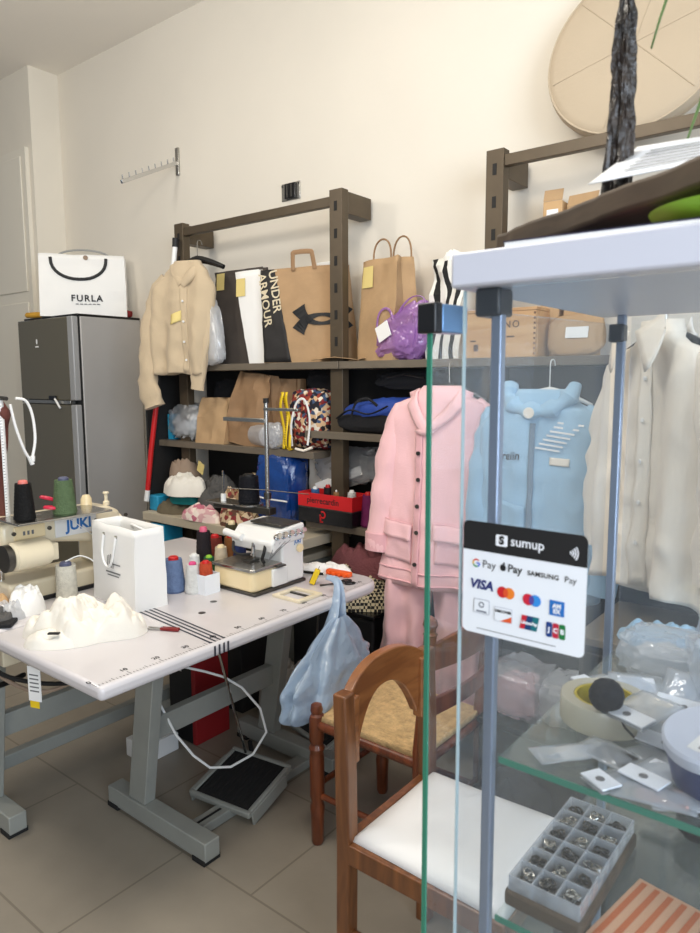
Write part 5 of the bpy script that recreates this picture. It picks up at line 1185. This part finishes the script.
art('label', WPAPER, r, [rect2d(-.0125, .0125, -.022, .022)], lambda a, b: (a + .006, b - .008, .0558)); art('label_print', INKG, r, [rect2d(-.004 + .006 * k, -.001 + .006 * k, -.018, .018) for k in range(2)], lambda a, b: (a + .006, b - .008, .0561))
def packet(lab, loc, rz, w, h, tilt=0, card=True, roll=0, inner=None):
    r = T('zip_packet', lab, 'packet', loc, 0, rot=(radians(tilt), radians(roll), radians(rz)), group='plastic packets on the upper glass shelf')
    mb = MB().grid(lambda u, v: (w * (u - .5), h * (v - .5), .003 + .004 * sin(pi * u) * sin(pi * v) + .0015 * N3(u * 4, v * 4, w * 90)), 12, 12); mb.build('film', CLEAR, r, solid=.0008)
    if card:
        c = box('header_card', WCARD, r, -w / 2, w / 2, h / 2 - .022, h / 2, .0062, .008, .0004); MB().cyl((0, h / 2 - .010, .008), (0, h / 2 - .010, .0084), .0042, n=14).build('punch_hole', INKG, c)
    if inner: box('contents', inner, r, -w * .34, w * .34, -h * .40, h * .22, .0008, .0045, .001)
    return r
packet('clear packet with punched white header hanging over the front shelf edge', (-.178, .640, ZS + .001), 150, .030, .085, inner=BLACK)
packet('clear packet with white header lying right of the black pompom', (-.175, .760, ZS + .001), 190, .05, .08, inner=WPAPER)
packet('clear packet with white header behind the packet beside the pompom', (-.135, .800, ZS + .010), 185, .055, .085, inner=WPAPER)
packet('clear packet of white cards near the back of the upper shelf', (-.19, .835, ZS + .001), 200, .07, .08, inner=WCARD)
packet('silver edged clear packet in front of the navy tub', (-.128, .632, ZS + .001), 120, .035, .06, card=False, inner=STEEL)
packet('dark packet between the tape roll and the navy tub', (-.165, .693, ZS + .001), 60, .04, .05, card=False, inner=CLOTHG)
packet('beige strip packet under the front edge of the tape roll', (-.232, .655, ZS + .0005), 140, .03, .09, card=False, inner=SHIRTC)
packet('wide white carded packet leaning up behind the tape roll', (-.215, .80, ZS + .012), 205, .06, .07, tilt=-18, inner=WCARD)
packet('white carded packet lying flat between the pompom and the tub', (-.158, .735, ZS + .008), 170, .055, .07, tilt=-8, inner=WCARD)
packet('white carded packet on the heap right behind the navy tub', (-.105, .765, ZS + .016), 200, .06, .08, tilt=-14, inner=WCARD)
packet('pinkish packet lying under the front of the navy tub', (-.150, .625, ZS + .002), 100, .04, .07, card=False, inner=mat('packet_pink', (206, 172, 164), .6))
packet('white carded packet standing up against the clear bag at the back', (-.165, .815, ZS + .02), 178, .06, .06, tilt=-35, inner=WCARD)
packet('cream carded packet overlapping the right rim of the tape roll', (-.190, .725, ZS + .030), 160, .05, .07, tilt=-6, inner=SHIRTC)
packet('grey clear packet lying beside the shelf left edge behind the tape roll', (-.262, .83, ZS + .001), 150, .045, .07, inner=WPAPER)
packet('white carded packet sticking out toward the glass under the tub', (-.158, .655, ZS + .004), 165, .04, .06, inner=WCARD)
packet('grey packet with a dark clasp between the tape roll and shelf edge', (-.205, .668, ZS + .002), 75, .04, .06, card=False, inner=STEELD)
for (x, y, s, h, sd, lb) in ((-.10, .86, .075, .05, 195, 'large clear plastic bag of white items at the back of upper shelf'), (-.03, .80, .06, .045, 196, 'clear plastic bag right at the edge of the upper shelf'), (-.215, .905, .05, .03, 197, 'small clear plastic bag at the upper shelf back left corner')):
    r = T('plastic_bag', lb, 'plastic bag', (x, y, ZS)); blob(s, s * .75, h, sd, .17, 2.8).build('film', CLEAR, r); blob(s * .7, s * .5, h * .6, sd + 3, .2, 3).build('contents', WPAPER, r)
# lower shelf (z .90): tray with compartments
ZL = .9555
r = T('parts_tray', 'clear compartment tray of metal fasteners on the lower glass shelf', 'tray', (-.250, .712, ZL), radians(0))
TW, TD, TH = .037, .086, .034
box('wooden_base', BARK, r, -TW - .004, TW + .004, -TD - .004, TD + .004, 0, .018, .004)
mb = MB()
for x in [-TW + 2 * TW * k / 3 for k in range(4)]: mb.box(x - .0008, x + .0008, -TD, TD, .018, TH)
for y in [-TD + 2 * TD * k / 6 for k in range(7)]: mb.box(-TW, TW, y - .0008, y + .0008, .018, TH)
mb.build('compartments', CLEAR, r, smooth=False)
random.seed(3)
for i in range(3):
    for j in range(6):
        mb = MB(); cx, cy = -TW + TW * (2 * i + 1) / 3, -TD + TD * (2 * j + 1) / 6
        for q in range(12):
            a = random.random() * 6.28; x = cx + random.uniform(-.006, .006); y = cy + random.uniform(-.008, .008); z = .0195 + .0035 * (q % 4)
            mb.tube([(x + .0045 * cos(a + t), y + .0045 * sin(a + t), z + .001 * sin(t * 2)) for t in [2 * pi * k / 8 for k in range(9)]], .0011, 5)
        o = mb.build('fasteners', STEELD if (i + j) % 2 else STEEL, r); o['kind'] = 'stuff'
r = T('striped_booklet', 'orange and white striped booklet on the lower glass shelf', 'booklet', (-.150, .675, ZL), radians(-10))
box('cover', mat('peach_paper', (226, 176, 140), .7), r, -.05, .05, -.06, .06, 0, .006, .001)
art('stripes', mat('orange_stripe', (206, 110, 60), .7), r, [rect2d(-.045 + .014 * k, -.039 + .014 * k, -.055, .055) for k in range(7)], lambda a, b: (a, b, .0064))
r = T('black_pouch', 'black pouch at the back of the lower glass shelf', 'pouch', (-.13, .87, ZL), radians(5)); blob(.05, .03, .02, 198, .1, 2, .6).build('body', BLACKF, r)
r = T('plastic_bag', 'crumpled grey plastic bag at the right of lower glass shelf', 'plastic bag', (-.05, .76, ZL)); blob(.06, .05, .035, 199, .17, 2.8).build('film', CLEARW, r); blob(.04, .03, .02, 200, .2, 3).build('contents', CLOTHG, r)
r = T('plastic_bag', 'clear plastic bag of buttons on the lowest glass shelf', 'plastic bag', (-.16, .80, .6205)); blob(.08, .06, .035, 201, .17, 2.8).build('film', CLEARW, r); blob(.055, .04, .022, 202, .2, 3).build('contents', OLIVE, r)

# on top of the case
ZTOP = CZ + .0325
r = T('magazine', 'thin magazine with dark cover lying on the display case top', 'magazine', (-.205, .665, ZTOP), radians(3))
box('pages', WPAPER, r, -.09, .20, -.07, .075, 0, .004, 0); box('cover', mat('cover_navy', (46, 46, 72), .4), r, -.091, .201, -.071, .076, .004, .005, 0); art('cover_photo', mat('cover_mauve', (150, 110, 130), .4), r, [rect2d(-.02, .19, -.069, .07)], lambda a, b: (a, b, .0053))
r = T('green_plate', 'lime green round dish on the display case top', 'dish', (-.115, .655, ZTOP + .006)); MB().lathe([(.03, 0), (.05, .002), (.068, .010), (.070, .013), (.066, .014), (.05, .005), (.001, .004)], 40).build('dish_body', GREENL, r)
r = T('wood_slab', 'dark bark edged wood slab carrying the black crystal', 'board', (-.215, .745, ZTOP), radians(-34))
pts = [(-.165 + .36 * k / 24, -.075 + .008 * N3(k * .5, 0, 0, 3)) for k in range(25)] + [(.195 - .39 * k / 24, .08 + .008 * N3(k * .5, 2, 0, 3)) for k in range(25)]
MB().prism(pts, .028, .052, lambda a, b, h: (a, b, h)).build('slab', BARK, r, bevel=.004)
for x in (-.13, .13): box('batten', BARK, r, x - .015, x + .015, -.05, .055, 0, .028, .003)
r = T('crystal_tower', 'rough black crystal column standing upright on the wood slab', 'crystal', (-.246, .742, ZTOP + .0525), radians(15))
mb = MB()
def cr(u, v):
    a = 2 * pi * u; z = .200 * v; rad = .0142 * (1 - .48 * v) * (1 if v < .93 else (1 - (v - .93) * 7))
    st_ = .0016 * (round(sin(a * 5 + 2) * 1.5) / 1.5) + .002 * ridge(cos(a) * 3, sin(a) * 3, z * 16, 4) + .0015 * ridge(cos(a) * 8, sin(a) * 8, z * 50, 5)
    off = .0015 * sin(z * 22); return ((rad + st_) * cos(a) + off * .6 + .004 * v, (rad + st_) * sin(a), z)
mb.grid(cr, 56, 70, True); mb.f.append(tuple(range(56))[::-1]); mb.f.append(tuple(70 * 56 + k for k in range(56))); mb.build('crystal', CRYST, r, angle=25)
r = T('paper_sheet', 'curled printed paper sheet lying over the wood slab', 'paper', (-.135, .735, ZTOP + .050), radians(-8))
MB().grid(lambda u, v: (-.105 + .26 * u, -.075 + .10 * v, .004 + .055 * v * (1 - .3 * u) + .004 * sin(4 * u) + .010 * (1 - u) ** 2), 16, 8).build('sheet', WCARD, r, solid=.0008)
art('printed_text', INKG, r, [rect2d(.1 + .35 * (k % 2), .38 + .4 * (k % 2), .15 + .11 * (k // 2), .18 + .11 * (k // 2)) for k in range(12)], lambda u, v: (-.105 + .26 * u, -.075 + .10 * v, .0062 + .055 * v * (1 - .3 * u) + .004 * sin(4 * u) + .010 * (1 - u) ** 2))
# plant pot right of view with leaves arching in
r = T('potted_plant', 'green strap leaved plant whose leaves arch in at the top right corner', 'plant', (.035, .80, ZTOP))
MB().lathe([(.05, 0), (.055, .002), (.072, .11), (.076, .115), (.076, .125), (.070, .125), (.068, .11)], 32).build('pot', WHITE, r); MB().lathe([(.001, .105), (.069, .105), (.069, .11), (.001, .112)], 28).build('soil', mat('soil', (50, 40, 32), .95), r)
MB().tube([(0, 0, .11), (-.01, 0, .25), (0, 0, .38)], [.012, .010, .008], 10).build('stem', OLIVE, r)
def leaf(p0, p1, p2, w, tw=0):
    p0, p1, p2 = Vector(p0), Vector(p1), Vector(p2); mb = MB()
    def f(u, v):
        p = p0 * (1 - v) ** 2 + p1 * 2 * v * (1 - v) + p2 * v * v; ww = w * (sin(pi * min(1, v * .85 + .12)) ** .7) * (1 - v ** 4 * .9)
        t = ((p1 - p0) * (1 - v) + (p2 - p1) * v).normalized(); sd = t.cross(Vector((.6, -.78, .1))).normalized(); return p + sd * ww * (u - .5) + Vector((0, -.004, 0)) * (1 - abs(2 * u - 1))
    mb.grid(f, 4, 22); mb.build('leaf', LEAF, r, solid=.0008)
leaf((0, 0, .36), (-.20, .0, .50), (-.260, -.03, .209), .012)
leaf((0, 0, .33), (-.16, -.02, .37), (-.226, -.03, .100), .016)
leaf((0, 0, .37), (-.02, .15, .55), (-.05, .28, .30), .02); leaf((0, 0, .37), (.14, .0, .52), (.24, .05, .24), .02); leaf((0, 0, .35), (.05, -.14, .45), (.08, -.24, .22), .02); leaf((0, 0, .38), (.0, .0, .6), (.05, .06, .72), .02); leaf((0, 0, .38), (.06, .1, .56), (.16, .2, .4), .02)

# ================================================================ LIGHT
def area(name, loc, target, size, sizey, power, col):
    l = bpy.data.lights.new(name, 'AREA'); l.shape = 'RECTANGLE'; l.size = size; l.size_y = sizey; l.energy = power; l.color = col
    o = bpy.data.objects.new(name, l); COL.objects.link(o); o.location = loc
    o.rotation_euler = (Vector(target) - Vector(loc)).to_track_quat('-Z', 'Y').to_euler(); return o
area('ceiling_lamp_light', (-1.3, .9, 3.40), (-1.5, 1.4, 0), 1.3, .35, 16, (1.0, .94, .85))
area('shop_window_light', (2.6, -.5, 1.9), (-1.0, 1.7, 1.0), 2.2, 2.0, 165, (.76, .87, 1.0))
area('front_fill_light', (0.9, -2.4, 1.9), (-1.8, 2.4, 1.5), 1.6, 2.0, 34, (1.0, .97, .92))  # added fill from behind the camera for wall and upright faces, no known door
for lx, ly, lz, le in ((-1.2, .7, 2.8, 42), (-3.1, .3, 2.75, 50)):  # unseen point fills added to brighten the ceiling and walls
    pl = bpy.data.lights.new('omni_fill_light', 'POINT'); pl.energy = le; pl.color = (1.0, .94, .85); pl.shadow_soft_size = .16
    po = bpy.data.objects.new('omni_fill_light', pl); COL.objects.link(po); po.location = (lx, ly, lz)
w = bpy.data.worlds.new('world'); scn.world = w; w.use_nodes = True
bg = w.node_tree.nodes['Background']; bg.inputs[0].default_value = (.80, .88, 1.0, 1); bg.inputs[1].default_value = .2
scn.view_settings.view_transform = 'Standard'; scn.view_settings.look = 'None'; scn.view_settings.gamma = 1; scn.view_settings.exposure = -0.07
scn.view_settings.use_curve_mapping = False
scn.cycles.use_denoising = True; scn.cycles.max_bounces = 10; scn.cycles.transparent_max_bounces = 24; scn.cycles.sample_clamp_indirect = 6
